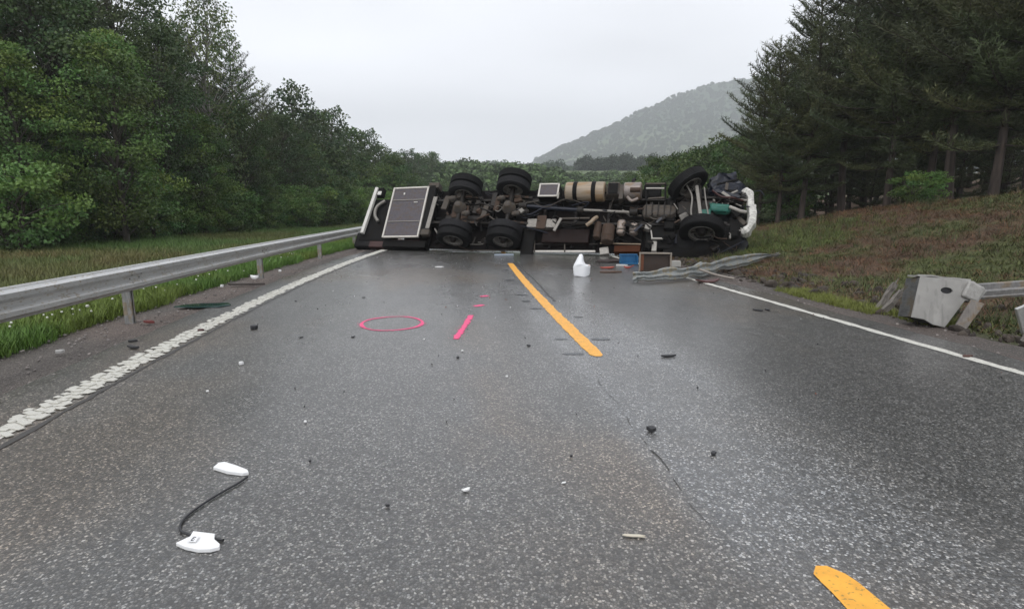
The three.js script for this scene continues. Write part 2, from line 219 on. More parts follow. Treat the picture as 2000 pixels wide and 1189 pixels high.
const sigma = (() => { const sh = new THREE.Shape([[-.05, -.035], [.05, -.035], [.05, -.012], [.042, -.012], [.042, -.028], [-.042, -.028], [-.042, .028], [.042, .028], [.042, .012], [.05, .012], [.05, .035], [-.05, .035]].map((p) => new THREE.Vector2(...p))); const g = new THREE.ExtrudeGeometry(sh, { depth: .66, bevelEnabled: false }); g.rotateX(-Math.PI / 2); return g; })();
{
  const GX = (s) => -4.1376 - 0.0952 * s + 0.00098 * s * s + (s > 20 ? .0012 * (s - 20) ** 2 : 0) + .05;
  const rail = thing('guardrail', 'grey steel guardrail running along the grass verge to the truck', 'guardrail', null, V(GX(6.9), 0, -6.9)), o = rail.position;
  const posts = [-1.9, 2.5, 6.9, 11.4, 15.9, 20.4, 24.9, 29.4];
  for (let i = 0; i < posts.length; i++) { const s = posts[i], p = mesh('post', sigma, galvDull, rail); p.position.set(GX(s) - .075 - o.x, -.04, -s - o.z); p.rotation.y = .08;
    const sp = mesh('spacer', box(.06, .2, .09, .01), galvDull, rail); sp.position.set(GX(s) - .025 - o.x, .545, -s - o.z);
    if (i < posts.length - 1) { const s0 = s - .16, s1 = posts[i + 1] + .16, path = []; for (let k = 0; k <= 10; k++) { const q = lerp(s0, s1, k / 10); path.push(V(GX(q) + (k > 8 ? .006 : 0) - o.x, .545, -q - o.z)); } mesh('beam', beam(path), galv, rail);
      for (const dy of [-.08, 0, .08]) for (const ds of [-.1, .1]) { const b = mesh('bolt', new THREE.SphereGeometry(.014, 8, 5), galvDull, rail); b.position.set(GX(s + ds) + (dy ? .068 : .034) - o.x, .545 + dy * .62, -s - ds - o.z); } } }
}

// ---------------------------------------------------------------- the overturned truck
// local axes: x from its tail to its nose, y across it from the side on the ground to the raised side, z out of its underside
const TA = 32 * Math.PI / 180, TO = G(745, 487), TE = G(1440, 505), TX = TE.clone().sub(TO).normalize(), TYAW = Math.atan2(-TX.z, TX.x);
const truck = thing('overturned_truck', 'overturned three-axle lorry blocking the road with its underside and wheels showing', 'truck', null, TO);
truck.rotation.order = 'YXZ'; truck.rotation.set(-TA, TYAW, 0); truck.updateMatrixWorld(true);
const TYv = V(0, 1, 0).transformDirection(truck.matrixWorld), TZv = V(0, 0, 1).transformDirection(truck.matrixWorld), TXv = V(1, 0, 0).transformDirection(truck.matrixWorld);
function tp(px, py, Z) { const r = ray(px, py), c = V(0, CAM_H, 0), p0 = TO.clone().addScaledVector(TZv, Z), t = p0.sub(c).dot(TZv) / r.dot(TZv), q = c.addScaledVector(r, t).sub(TO); return [q.dot(TXv), q.dot(TYv)]; }
const grounded = (geo, clear = .012) => { const p = geo.attributes.position, c = Math.cos(TA), s = Math.sin(TA); for (let i = 0; i < p.count; i++) { const y = p.getY(i), z = p.getZ(i); if (y * c + z * s < clear) p.setY(i, (clear - z * s) / c); } geo.computeVertexNormals(); return geo; };
const grimy = (c, roughness, o = {}) => new THREE.MeshPhysicalMaterial({ color: lin(...c), roughness, ior: 1.22, side: THREE.DoubleSide, map: dirtTex, ...o });
const M = {
  black: grimy([.012, .0115, .0115], .7), grease: grimy([.030, .026, .023], .55, { ior: 1.32 }), rust: std([.085, .052, .034], .85, .05, { map: dirtTex }), dust: std([.105, .09, .076], .8, .05, { map: dirtTex }),
  steel: std([.25, .24, .225], .55, .4, { map: grimeTex }), cream: std([.46, .37, .27], .55, .1, { map: dirtTex }), silver: std([.36, .31, .28], .5, .4, { map: dirtTex }), pale: std([.40, .385, .36], .55, 0, { map: grimeTex }), rim: std([.62, .60, .57], .55, 0, { map: grimeTex }), white: std([.66, .66, .64], .5, 0, { map: grimeTex }),
  teal: std([.03, .21, .165], .6, 0, { map: dirtTex }), navy: grimy([.016, .02, .036], .35, { ior: 1.35 }), panel: std([.10, .086, .10], .6, .05, { map: dirtTex }), rubber: grimy([.011, .011, .012], .65, { map: grimeTex, ior: 1.28 }), rubber2: grimy([.024, .024, .027], .65, { map: grimeTex, ior: 1.28 }), darkred: std([.06, .012, .009], .6, 0, { map: dirtTex }), blue: std([.03, .13, .28], .5),
};
function tb(name, px0, py0, px1, py1, z0, z1, mat, r = .015, turn = 0, parent = truck) { const [xa, ya] = tp(px0, py0, z1), [xb, yb] = tp(px1, py1, z1), [xc, yc] = tp((px0 + px1) / 2, (py0 + py1) / 2, z1); const m = mesh(name, box(Math.max(.02, Math.abs(xb - xa)), Math.max(.02, Math.abs(yb - ya)), z1 - z0, r), mat, parent); m.position.set(xc, yc, (z0 + z1) / 2); m.rotation.z = turn; return m; }
function tbar(name, a, b, w, d, mat, r = .008, parent = truck) { // a bar between two points [px, py, z]
  const [x0, y0] = tp(...a), [x1, y1] = tp(...b), p = V(x0, y0, a[2]), q = V(x1, y1, b[2]), m = mesh(name, box(p.distanceTo(q), w, d, r), mat, parent); m.position.copy(p).lerp(q, .5); m.quaternion.setFromUnitVectors(V(1, 0, 0), q.clone().sub(p).normalize()); return m; }
function tt(name, pts, rad, mat, seg = 24, rs = 8, parent = truck) { return mesh(name, tube(pts.map(([px, py, z]) => { const [x, y] = tp(px, py, z); return [x, y, z]; }), rad, seg, rs), mat, parent); }
function tcx(name, px0, px1, py, z, rad, mat, parent = truck) { const [x0, y0] = tp(px0, py, z), [x1] = tp(px1, py, z), L = x1 - x0; const pr = [[0, -L / 2], [rad * .8, -L / 2], [rad * .96, -L / 2 + rad * .06], [rad, -L / 2 + rad * .18], [rad, L / 2 - rad * .18], [rad * .96, L / 2 - rad * .06], [rad * .8, L / 2], [0, L / 2]].map((p) => new THREE.Vector2(...p)); const m = mesh(name, new THREE.LatheGeometry(pr, 24), mat, parent); m.rotation.z = -Math.PI / 2; m.position.set((x0 + x1) / 2, y0, z); return m; }
// wheels: the axle lies along local y
const WR = .535;
const tyreGeo = (() => { const w = .125, p = [[.30, -w * .8], [.34, -w * .96], [.42, -w * 1.08], [.49, -w * 1.0], [.525, -w * .86], [.535, -w * .8]]; for (let i = 0; i < 5; i++) { const c = -w * .62 + i * w * .31; p.push([.535, c - .016], [.522, c - .013], [.522, c + .001], [.535, c + .004]); } p.push([.535, w * .8], [.525, w * .86], [.49, w * 1.0], [.42, w * 1.08], [.34, w * .96], [.30, w * .8]); return new THREE.LatheGeometry(p.map((q) => new THREE.Vector2(...q)), 48); })();
const rimGeo = new THREE.LatheGeometry([[.30, -.12], [.315, -.125], [.315, -.105], [.28, -.09], [.27, .0], [.25, .045], [.2, .055], [.16, .03], [.14, .03], [.14, .03], [.27, .02], [.285, .09], [.315, .105], [.315, .12], [.30, .118]].map((q) => new THREE.Vector2(...q)), 32);
const hubGeo = new THREE.LatheGeometry([[0, -.14], [.07, -.14], [.085, -.12], [.09, -.04], [.13, -.03], [.15, 0], [.15, .05], [0, .05]].map((q) => new THREE.Vector2(...q)), 20);
const nutGeo = new THREE.CylinderGeometry(.014, .016, .03, 6);
function wheel(x, y, z, flip, dual, turn = 0, tilt = 0) {
  const w = new THREE.Group(); w.name = 'wheel'; truck.add(w); w.position.set(x, y, z); w.rotation.set(tilt, 0, turn); const f = flip ? -1 : 1;
  const place = (m, dy) => { m.position.y = dy; if (flip) m.rotation.x = Math.PI; return m; };
  place(mesh('tyre', tyreGeo, M.rubber, w), 0); place(mesh('rim', rimGeo, M.steel, w), 0); place(mesh('hub', hubGeo, M.grease, w), 0);
  for (let i = 0; i < 10; i++) { const a = i / 10 * 6.283, n = mesh('wheel_nut', nutGeo, M.steel, w); n.position.set(Math.cos(a) * .178, f * .01 - f * .0, Math.sin(a) * .178); }
  if (dual) { place(mesh('tyre', tyreGeo, M.rubber2, w), f * .285); place(mesh('rim', rimGeo, M.steel, w), f * .285); }
  return w;
}
const axZ = .62, ax1 = 2.86, ax2 = 4.52, axF = 10.15;
for (const x of [ax1, ax2]) { wheel(x, .16, axZ, false, true); wheel(x, x < 3.5 ? 2.16 : 2.28, axZ - (x < 3.5 ? .06 : 0), true, true);
  const ax = mesh('rear_axle', tube([[x, .5, axZ], [x, 1.25, axZ], [x, 2.0, axZ]], .075, 8, 10), M.grease, truck);
  const diff = mesh('differential', new THREE.LatheGeometry([[0, -.2], [.1, -.2], [.16, -.13], [.215, -.03], [.215, .05], [.15, .13], [.12, .24], [.07, .27], [0, .27]].map((q) => new THREE.Vector2(...q)), 20), M.dust, truck); diff.position.set(x, 1.22, axZ + .02); diff.rotation.set(Math.PI / 2 * .95, 0, 0);
  for (const y of [.78, 1.7]) { for (let k = 0; k < 4; k++) { const sp = mesh('leaf_spring', crumple(box(1.3 - k * .24, .075, .022, .005), .0, 1), k % 2 ? M.rust : M.grease, truck); sp.position.set(x, y, axZ - .12 + k * .026); } const u = mesh('spring_clamp', box(.16, .1, .17, .02), M.grease, truck); u.position.set(x, y, axZ - .06);
    const bc = mesh('brake_chamber', new THREE.LatheGeometry([[0, -.13], [.06, -.13], [.075, -.1], [.08, -.02], [.095, -.015], [.095, .015], [.08, .02], [.07, .1], [.04, .13], [0, .13]].map((q) => new THREE.Vector2(...q)), 18), M.dust, truck); bc.position.set(x + (y < 1 ? .3 : -.28), y < 1 ? .95 : 1.5, axZ + .16); bc.rotation.z = Math.PI / 2 + .2; } }
{ const up = tp(1344, 361, axZ), lo = tp(1371, 450, axZ); wheel(up[0], up[1], axZ + .05, true, false, .62, .05).scale.set(1.1, 1.15, 1.1); wheel(lo[0], lo[1], axZ + .02, false, false, -.03, -.1).scale.set(1.12, 1.2, 1.12);
  mesh('front_axle', tube([[axF - .05, .55, axZ - .05], [axF - .02, .8, axZ + .06], [axF, 1.3, axZ + .08], [axF - .02, 1.75, axZ + .06], [axF - .05, 2.0, axZ - .02]], .07, 20, 8), M.grease, truck);
  tt('tie_rod', [[1342, 362, axZ + .2], [1352, 384, axZ + .24], [1350, 412, axZ + .22], [1352, 424, axZ + .2]], .026, M.steel);
  tbar('steering_arm', [1361, 362, axZ + .2], [1369, 422, axZ + .2], .10, .05, M.steel, .02);
  tt('stabiliser_bar', [[1376, 366, axZ + .2], [1379, 392, axZ + .22], [1384, 420, axZ + .2]], .022, M.steel);
  for (const y of [.85, 1.65]) for (let k = 0; k < 3; k++) { const sp = mesh('leaf_spring', box(1.5 - k * .25, .07, .02, .005), M.grease, truck); sp.position.set(axF, y, axZ - .14 + k * .024); } }
// chassis
for (const y of [.83, 1.66]) { const sh = new THREE.Shape([[-.035, -.13], [.035, -.13], [.035, -.118], [-.023, -.118], [-.023, .118], [.035, .118], [.035, .13], [-.035, .13]].map((p) => new THREE.Vector2(...p))); const g = new THREE.ExtrudeGeometry(sh, { depth: 9.7, bevelEnabled: false }); g.rotateY(Math.PI / 2); const m = mesh('chassis_rail', g, M.grease, truck); m.rotation.x = Math.PI / 2; m.position.set(1.5, y, .3); if (y > 1) m.scale.z = 1; }
for (const x of [1.7, 3.7, 5.6, 6.6, 7.6, 8.8]) { const m = mesh('cross_member', box(.09, .78, .16, .015), M.grease, truck); m.position.set(x, 1.245, .28); }
// the load bed's floor, seen from beneath, and its crushed sides
mesh('bed_floor', box(8.2, 2.2, .05, .01), grimy([.011, .008, .008], .75), truck).position.set(4.9, 1.14, .06);
for (let i = 0; i < 12; i++) mesh('floor_bearer', box(.07, 2.12, .09, .01), M.black, truck).position.set(1.1 + i * .68, 1.16, .13);
mesh('bed_side', grounded(crumple(new THREE.BoxGeometry(8.1, .05, .5, 40, 2, 6), .03, 2.3, 4)), M.black, truck).position.set(4.9, 2.2, -.18);
{ const g = new THREE.BoxGeometry(8.0, 1.6, .5, 40, 10, 4); g.translate(4.9, 1.35, -.35); grounded(crumple(g, .08, 1.7, 8), .02); mesh('crushed_load_bed', g, M.black, truck); }
// cab: crushed flat against the road behind the front axle
{ const g = new THREE.BoxGeometry(2.0, 2.1, 1.5, 26, 26, 18); g.translate(10.4, 1.2, -.62); grounded(crumple(crumple(g, .16, 2.1, 12), .05, 6, 22), .02); mesh('crushed_cab', g, grimy([.016, .017, .02], .5), truck); }
{ const g = new THREE.BoxGeometry(1.9, 1.0, .8, 24, 12, 10); g.translate(10.3, .35, -.1); grounded(crumple(g, .12, 3, 32), .02); mesh('crushed_cab_side', g, M.black, truck); }
// tail: lift platform, white bar, plate
{ const [xl, yl] = tp(744, 463, .5), [xr, yr] = tp(835, 365, .5), plat = new THREE.Group(); plat.name = 'tail_lift'; truck.add(plat); const w = tp(814, 463, .5)[0] - xl + .02, h = yr - yl; plat.position.set(xl + w / 2, yl + h / 2, .46); plat.rotation.z = .03;
  mesh('backing', box(w - .02, h - .02, .03, .008), M.black, plat);
  for (const x of [-1, 1]) mesh('frame_side', box(.06, h, .075, .012), M.rim, plat).position.set(x * (w / 2 - .03), 0, .03);
  for (const y of [-1, 1]) mesh('frame_end', box(w - .125, .06, .07, .012), M.rim, plat).position.set(0, y * (h / 2 - .03), .03);
  const cuts = [-h / 2 + .06, -h * .19, h * .235, h / 2 - .06]; for (let i = 0; i < 3; i++) { const a = cuts[i] + .012, b = cuts[i + 1] - .012; mesh('panel', box(w - .13, b - a, .02, .006), M.panel, plat).position.set(0, (a + b) / 2, .035); }
  for (let i = 1; i < 3; i++) mesh('divider', box(w - .13, .03, .05, .005), M.steel, plat).position.set(0, cuts[i], .04);
  mesh('latch', box(.05, .08, .03, .008), M.white, plat).position.set(-.2, h * .36, .06); mesh('latch', box(.14, .03, .03, .008), M.white, plat).position.set(.3, h * .18, .06);
  tbar('rear_bumper_bar', [737, 367, .42], [707, 456, .42], .12, .12, M.white, .02);
  tb('tail_lamp_housing', 736, 366, 745, 381, .2, .42, M.black, .02); tb('tail_lamp', 738, 373, 743, 380, .42, .46, M.white, .015);
  tt('lift_arm', [[752, 392, .4], [736, 404, .42], [732, 420, .44], [738, 432, .4]], .055, M.steel); tb('tail_box', 722, 388, 762, 470, -.1, .32, M.black, .04); 
  tb('mud_guard', 697, 452, 722, 482, -.1, .3, M.rubber, .08); tb('tail_sill', 722, 466, 815, 484, -.06, .3, M.darkred, .03); tb('tail_sill', 748, 468, 828, 483, .0, .36, M.black, .02);
  tbar('lift_cylinder_plate', [851, 384, .55], [834, 446, .55], .15, .04, M.steel, .02); tbar('lift_cylinder', [848, 364, .4], [830, 462, .4], .28, .2, M.black, .03); tb('lift_foot', 822, 446, 836, 458, .4, .58, M.dust, .04);
  tb('hinge_plate', 838, 356, 856, 366, .2, .5, M.dust, .02);
}
// tanks and boxes along the raised side
{ const [x0, y0] = tp(1050, 384, .72), [x1, y1] = tp(1094, 358, .72), bx = new THREE.Group(); bx.name = 'battery_box'; truck.add(bx); bx.position.set((x0 + x1) / 2, (y0 + y1) / 2, .5); const w = x1 - x0, h = y1 - y0;
  mesh('body', box(w, h, .42, .02), M.black, bx); mesh('lid', box(w - .1, h - .1, .03, .01), M.panel, bx).position.z = .215; for (const s of [-1, 1]) { mesh('lid_frame', box(.05, h, .05, .01), M.rim, bx).position.set(s * (w / 2 - .025), 0, .22); mesh('lid_frame', box(w - .11, .05, .048, .01), M.rim, bx).position.set(0, s * (h / 2 - .025), .22); } mesh('lid_stay', box(.06, .22, .05, .01), M.steel, bx).position.set(w / 2 + .01, -h / 2 + .02, .24);
  const ft = tcx('fuel_tank', 1106, 1183, 375, .55, .30, M.cream); for (const y of [-.29, .27]) { const s = mesh('strap', new THREE.CylinderGeometry(.308, .308, .13, 24, 1, true), M.black, ft); s.position.y = y; } 
  tb('air_dryer', 1187, 355, 1209, 379, .35, .72, M.dust, .04); tb('air_dryer_cap', 1189, 357, 1206, 377, .72, .76, M.black, .02); tb('bracket', 1211, 360, 1216, 388, .4, .72, M.dust, .01);
  const mf = tcx('silencer', 1219, 1254, 374, .52, .27, M.silver); mesh('outlet', new THREE.CylinderGeometry(.07, .07, .3, 16, 1, true), M.rust, mf).position.set(.1, .1, .24); tt('exhaust_pipe', [[1226, 385, .75], [1234, 392, .8], [1246, 388, .76]], .05, M.silver); tt('exhaust_pipe', [[1240, 362, .7], [1237, 354, .6], [1240, 350, .45]], .05, M.black);
  tbar('step_frame', [1262, 359, .6], [1300, 359, .6], .05, .05, M.dust); tbar('step_frame', [1262, 368, .62], [1298, 368, .62], .045, .05, M.pale); tbar('step_frame', [1266, 388, .6], [1298, 386, .6], .05, .05, M.dust); tbar('step_frame', [1262, 356, .58], [1262, 392, .58], .05, .05, M.black); tbar('step_frame', [1300, 356, .58], [1300, 392, .58], .05, .05, M.black);
  tb('coolant_box', 1258, 360, 1290, 384, .1, .4, M.black, .03);
}
// drive line and clutter between the rails
tt('propeller_shaft', [[1024, 402, .55], [1060, 405, .55], [1100, 408, .55], [1134, 410, .55]], .06, M.navy, 16, 12); tt('propeller_shaft', [[1136, 410, .55], [1180, 412, .55], [1210, 413.5, .55], [1238, 415, .55]], .045, M.steel, 16, 12); tcx('shaft_joint', 1014, 1030, 402, .55, .12, M.grease); tcx('shaft_joint', 1128, 1140, 410, .55, .11, M.grease); tcx('shaft_joint', 1230, 1246, 414, .55, .11, M.grease);
{ const g = box(.95, .42, .4, .12); crumple(g, .05, 5, 3); const [x, y] = tp(1287, 412, .5); const m = mesh('gearbox', g, M.dust, truck); m.position.set(x, y, .42); for (let i = 0; i < 5; i++) { const r_ = mesh('gearbox_rib', box(.025, .44, .42, .008), M.grease, m); r_.position.set(-.35 + i * .17, 0, .012); }
  const e = mesh('engine_block', crumple(new RoundedBoxGeometry(1.0, .55, .5, 4, .1), .06, 4, 13), M.grease, truck); const [ex, ey] = tp(1360, 410, .4); e.position.set(ex, ey, .3);
  const pan = mesh('engine_sump', crumple(new RoundedBoxGeometry(.6, .22, .26, 5, .08), .06, 7, 18), M.teal, truck); const [tx, ty] = tp(1406, 404, .62); pan.position.set(tx, ty, .5); pan.rotation.z = -.08; for (let i = 0; i < 4; i++) mesh('sump_bolt', new THREE.SphereGeometry(.02, 8, 6), M.steel, pan).position.set(-.24 + i * .15, .1, .15);
  tb('sump_bracket', 1360, 408, 1388, 420, .4, .7, M.teal, .03);
  const fan = tt('coolant_pipe', [[1426, 404, .62], [1436, 408, .66], [1446, 412, .6], [1457, 414, .5]], .05, M.pale); tt('coolant_pipe', [[1420, 398, .5], [1436, 396, .5], [1452, 392, .45]], .03, M.black); }
{ // the crumpled nose: dark plastic and hoses, then the white bumper
  const g = crumple(crumple(new THREE.BoxGeometry(.85, .75, .7, 16, 16, 14), .1, 4, 51), .04, 11, 52); const [x, y] = tp(1418, 366, .3); const m = mesh('crushed_grille', g, M.navy, truck); m.position.set(x, y, .1); m.rotation.z = .3;
  const r = RNG(31); for (let i = 0; i < 7; i++) { const a = [rr(1388, 1420, r), rr(345, 385, r), .5 + r() * .2], b = [rr(1420, 1446, r), rr(350, 392, r), .5 + r() * .2]; tbar('broken_strut', a, b, rr(.05, .1, r), rr(.03, .06, r), [M.navy, M.black, M.steel, M.dust][i % 4], .01); }
  tt('bonnet_cable', [[1392, 372, .6], [1410, 384, .7], [1432, 386, .66], [1452, 392, .5]], .03, M.darkred);
  const pts = [[1450, 374, .34], [1463, 380, .36], [1467, 402, .36], [1470, 424, .36], [1464, 446, .36], [1449, 458, .34]].map(([a, b, z]) => { const [X, Y] = tp(a, b, z); return V(X, Y, z); }), cur = new THREE.CatmullRomCurve3(pts), pos = [], idx = [], uv = [], prof = [[-.13, -.14], [-.1, .12], [-.02, .17], [.09, .13], [.13, -.02], [.11, -.16], [.06, -.16], [.08, 0], [.05, .09], [-.02, .12], [-.06, .07], [-.09, -.14]], N = 36, n = prof.length;
  for (let i = 0; i <= N; i++) { const t = i / N, p = cur.getPoint(t), d = cur.getTangent(t), sd = V(d.y, -d.x, 0).normalize(), k = .82 + .4 * (vnoise(t * 9, 2, 3) - .5), tp_ = Math.min(1, Math.min(t, 1 - t) * 7 + .55); prof.forEach(([a, b], j) => { const q = p.clone().addScaledVector(sd, a * k * tp_ + .05 * (vnoise(t * 14, j * .6, 5) - .5)); pos.push(q.x, q.y, q.z + b * tp_); uv.push(t * 2, j / n); }); if (i < N) for (let j = 0; j < n; j++) { const a = i * n + j, b = i * n + (j + 1) % n; idx.push(a, b, a + n, b, b + n, a + n); } }
  for (const e of [0, N]) for (let j = 1; j < n - 1; j++) idx.push(e * n, e * n + j, e * n + j + 1);
  let bg = new THREE.BufferGeometry(); bg.setAttribute('position', new THREE.Float32BufferAttribute(pos, 3)); bg.setAttribute('uv', new THREE.Float32BufferAttribute(uv, 2)); bg.setIndex(idx); bg = bg.toNonIndexed(); bg.computeVertexNormals(); mesh('front_bumper', bg, M.white, truck);
  tb('fog_lamp', 1471, 398, 1478, 406, .25, .36, M.white, .03); tbar('bumper_bracket', [1436, 420, .4], [1456, 438, .4], .12, .05, M.dust); tbar('bumper_bracket', [1438, 446, .35], [1458, 452, .35], .10, .06, M.pale); tbar('bumper_bracket', [1446, 390, .4], [1462, 392, .4], .06, .06, M.steel); tb('wheel_arch', 1300, 386, 1318, 446, .1, .5, M.black, .06); tb('wheel_arch', 1424, 424, 1444, 462, .05, .45, M.black, .08); }
// lower side
tb('grey_trough', 1030, 426, 1084, 444, .3, .5, M.steel, .03); tb('trough_bracket', 1050, 420, 1064, 446, .5, .55, M.rust, .02); tbar('diagonal_stay', [1096, 426, .55], [1082, 451, .55], .09, .05, M.steel); tbar('air_pipe', [1096, 427, .52], [1152, 426, .52], .05, .05, M.dust); tbar('air_pipe', [1098, 434, .48], [1146, 434, .48], .025, .03, M.grease);
{ const m = tt('load_valve', [[1146, 440, .55], [1154, 434, .6], [1160, 428, .6], [1166, 424, .5]], .06, M.cream, 12, 8); const tcy = (name, px, py0, py1, z, rad, mat) => { const [x, ya] = tp(px, py1, z), [, yb] = tp(px, py0, z), L = yb - ya, m = mesh(name, crumple(new THREE.LatheGeometry([[0, 0], [rad * .85, 0], [rad, .03], [rad * .97, L * .3], [rad * 1.05, L * .34], [rad * 1.05, L * .4], [rad * .97, L * .44], [rad, L - .05], [rad * .7, L - .01], [rad * .3, L], [0, L]].map((q) => new THREE.Vector2(...q)), 22), .015, 9, 6), mat, truck); m.position.set(x, ya, z); return m; };
  tcy('rusty_cylinder', 1186, 440, 474, .42, .19, M.rust); tcy('spring_brake', 1166, 434, 466, .36, .12, M.rust); for (const [a, b, c, d] of [[1206, 426, 1220, 455], [1230, 432, 1245, 455]]) { const at = tb('filter_canister', a, b, c, d, .3, .55, M.silver, .09); mesh('filter_band', box(.26, .06, .27, .03), M.dust, at).position.set(0, -.1, 0); }
  tb('torn_bracket', 1172, 482, 1188, 496, .12, .3, M.pale, .02, .2); tbar('side_guard', [1036, 491, .2], [1163, 491, .2], .06, .05, M.rim); tbar('side_guard', [1036, 477, .22], [1168, 477, .22], .03, .04, M.grease); tbar('side_guard', [1172, 475, .22], [1252, 477, .22], .035, .04, M.cream); tbar('guard_upright', [1044, 468, .24], [1044, 492, .24], .04, .04, M.dust); tbar('guard_upright', [1103, 472, .24], [1103, 492, .24], .04, .04, M.dust); tb('mud_flap', 1026, 434, 1038, 497, .1, .34, M.black, .02); tbar('mounting_angle', [1272, 450, .5], [1274, 466, .5], .04, .06, M.pale); tbar('mounting_angle', [1272, 466, .5], [1297, 466, .5], .045, .06, M.pale); tb('white_fitting', 1274, 470, 1282, 490, .3, .45, M.pale, .02);
  tbar('side_guard', [842, 489, .16], [1020, 489, .16], .03, .04, M.dust); tb('torn_liner', 1200, 478, 1250, 492, .06, .3, grimy([.10, .035, .015], .7), .02, .03); tb('lower_tank', 1262, 432, 1318, 486, -.05, .36, M.black, .06); tb('lower_tank', 1060, 446, 1148, 474, .05, .34, grimy([.022, .012, .011], .6), .03); }
{ const r = RNG(88); for (let i = 0; i < 16; i++) { const x0 = rr(860, 1290, r), y0 = rr(384, 446, r), pts = [[x0, y0, .5 + .12 * r()]]; for (let k = 1; k < 4; k++) pts.push([x0 + k * rr(12, 34, r), y0 + rr(-12, 12, r), .45 + .2 * r()]); tt('air_hose', pts, rr(.012, .028, r), [M.black, M.grease, M.black, M.dust, M.navy][i % 5], 20, 6); }
  for (const [px, py, k] of [[868, 394, 0], [928, 402, 1], [944, 410, 0], [962, 388, 1], [968, 396, 2], [886, 410, 2], [898, 414, 2], [906, 412, 2]]) { const m = tb('suspension_strut', px, py - 12, px + 5, py + 14, .5, .6, [M.dust, M.grease, M.rust][k], .02, rr(-.2, .2, r)); }
  for (let i = 0; i < 46; i++) { const zone = i % 3, x0 = zone == 0 ? rr(856, 1015, r) : zone == 1 ? rr(1185, 1330, r) : rr(1330, 1445, r), y0 = zone == 2 ? rr(385, 470, r) : rr(384, 440, r), z = rr(.35, .6, r), m = [M.dust, M.grease, M.black, M.rust, M.steel, M.grease, M.dust][i % 7]; if (i % 2) tbar('bracket', [x0, y0, z], [x0 + rr(-16, 16, r), y0 + rr(-14, 14, r), z + rr(-.06, .06, r)], rr(.025, .07, r), rr(.02, .06, r), m); else tt('pipe', [[x0, y0, z], [x0 + rr(6, 16, r), y0 + rr(-8, 8, r), z + .05], [x0 + rr(16, 40, r), y0 + rr(-14, 14, r), z]], rr(.012, .032, r), m, 12, 6); }
  for (let i = 0; i < 130; i++) { const zone = i % 4, x0 = zone < 2 ? rr(852, 1030, r) : zone == 2 ? rr(1180, 1340, r) : rr(1330, 1450, r), y0 = zone == 3 ? rr(372, 485, r) : zone == 2 ? rr(384, 480, r) : rr(380, 478, r), z = rr(.2, .62, r), m = [M.grease, M.black, M.dust, M.black, M.rust, M.grease, M.navy, M.black, M.steel][i % 9], w = r(); 
    if (w < .4) tt('cable', [[x0, y0, z], [x0 + rr(-14, 18, r), y0 + rr(-12, 14, r), z + .06], [x0 + rr(10, 40, r), y0 + rr(-10, 16, r), z + .02], [x0 + rr(24, 60, r), y0 + rr(-14, 14, r), z]], rr(.008, .022, r), m, 14, 5); else if (w < .75) tbar('bracket', [x0, y0, z], [x0 + rr(-20, 20, r), y0 + rr(-18, 18, r), z + rr(-.1, .1, r)], rr(.02, .08, r), rr(.015, .07, r), m, .006); else { const [X, Y] = tp(x0, y0, z), b = mesh('housing', crumple(new RoundedBoxGeometry(rr(.1, .28, r), rr(.1, .24, r), rr(.08, .2, r), 3, .03), .025, 9, i), m, truck); b.position.set(X, Y, z); b.rotation.set(rr(-.5, .5, r), rr(-.5, .5, r), rr(0, 3, r)); } }
  tcx('air_tank', 872, 940, 428, .45, .12, M.grease); tcx('air_tank', 1034, 1100, 396, .3, .13, M.black); }

// ---------------------------------------------------------------- things shed on and beside the road
const gp = (px, py, dy = 0) => { const p = G(px, py); p.y = Math.max(0, H(p.x, p.z) + .03) + dy; return p; };
const onBank = (px, py) => { let y = 0, p; for (let i = 0; i < 30; i++) { p = G(px, py, y); y = lerp(y, Math.max(0, H(p.x, p.z)), .6); } p.y = Math.max(0, H(p.x, p.z)); return p; };
{ // white plastic canister, its top torn open
  const t = thing('plastic_canister', 'torn white plastic canister standing on the wet road near the truck', 'canister', null, G(1136, 539)); t.rotation.y = .25;
  const sec = [[0, 1, 28], [.4, 0, 29.4], [6, -1, 30.5], [12, -1.6, 31], [17, -2, 31.5], [19.5, -2, 31.4], [21, -1.6, 29], [22.5, -1.2, 24], [24, -.2, 21], [27, 1.4, 18.8], [31, 3.4, 17.6], [35, 5.6, 17.2], [38.5, 7.6, 16.8], [41, 9.2, 16], [42, 10.6, 14.6]], cp = [], ci = [], cn = 28;
  sec.forEach(([y, l, r_]) => { const cx = ((l + r_) / 2 - 14.5) / 94, w = (r_ - l) / 2 / 94, d = Math.min(.115, w * .95 + .01); for (let k = 0; k < cn; k++) { const a = k / cn * 6.283, e = 1 + .07 * Math.cos(4 * a) * (y < 20 ? 1 : .3) + .05 * (vnoise(Math.cos(a) * 3 + 4, y * .16 + Math.sin(a) * 3, 7) - .5); cp.push(cx + Math.cos(a) * w * e, y / 94 + .003 + .006 * Math.sin(3 * a + y), Math.sin(a) * d * e); } });
  for (let k = 0; k < sec.length - 1; k++) for (let q = 0; q < cn; q++) { const a = k * cn + q, b = k * cn + (q + 1) % cn; ci.push(a, a + cn, b, b, a + cn, b + cn); } for (let q = 1; q < cn - 1; q++) { const e = (sec.length - 1) * cn; ci.push(e, e + q + 1, e + q); ci.push(0, q, q + 1); }
  const g = new THREE.BufferGeometry(); g.setAttribute('position', new THREE.Float32BufferAttribute(cp, 3)); g.setIndex(ci); g.computeVertexNormals(); const shell = mesh('shell', g, std([.78, .79, .8], .35), t); const lip = mesh('torn_lip', tube([[.11, .215, .07], [.165, .225, .03], [.165, .222, -.03], [.11, .215, -.07]], .012, 12, 6), std([.62, .5, .46], .5), t); }
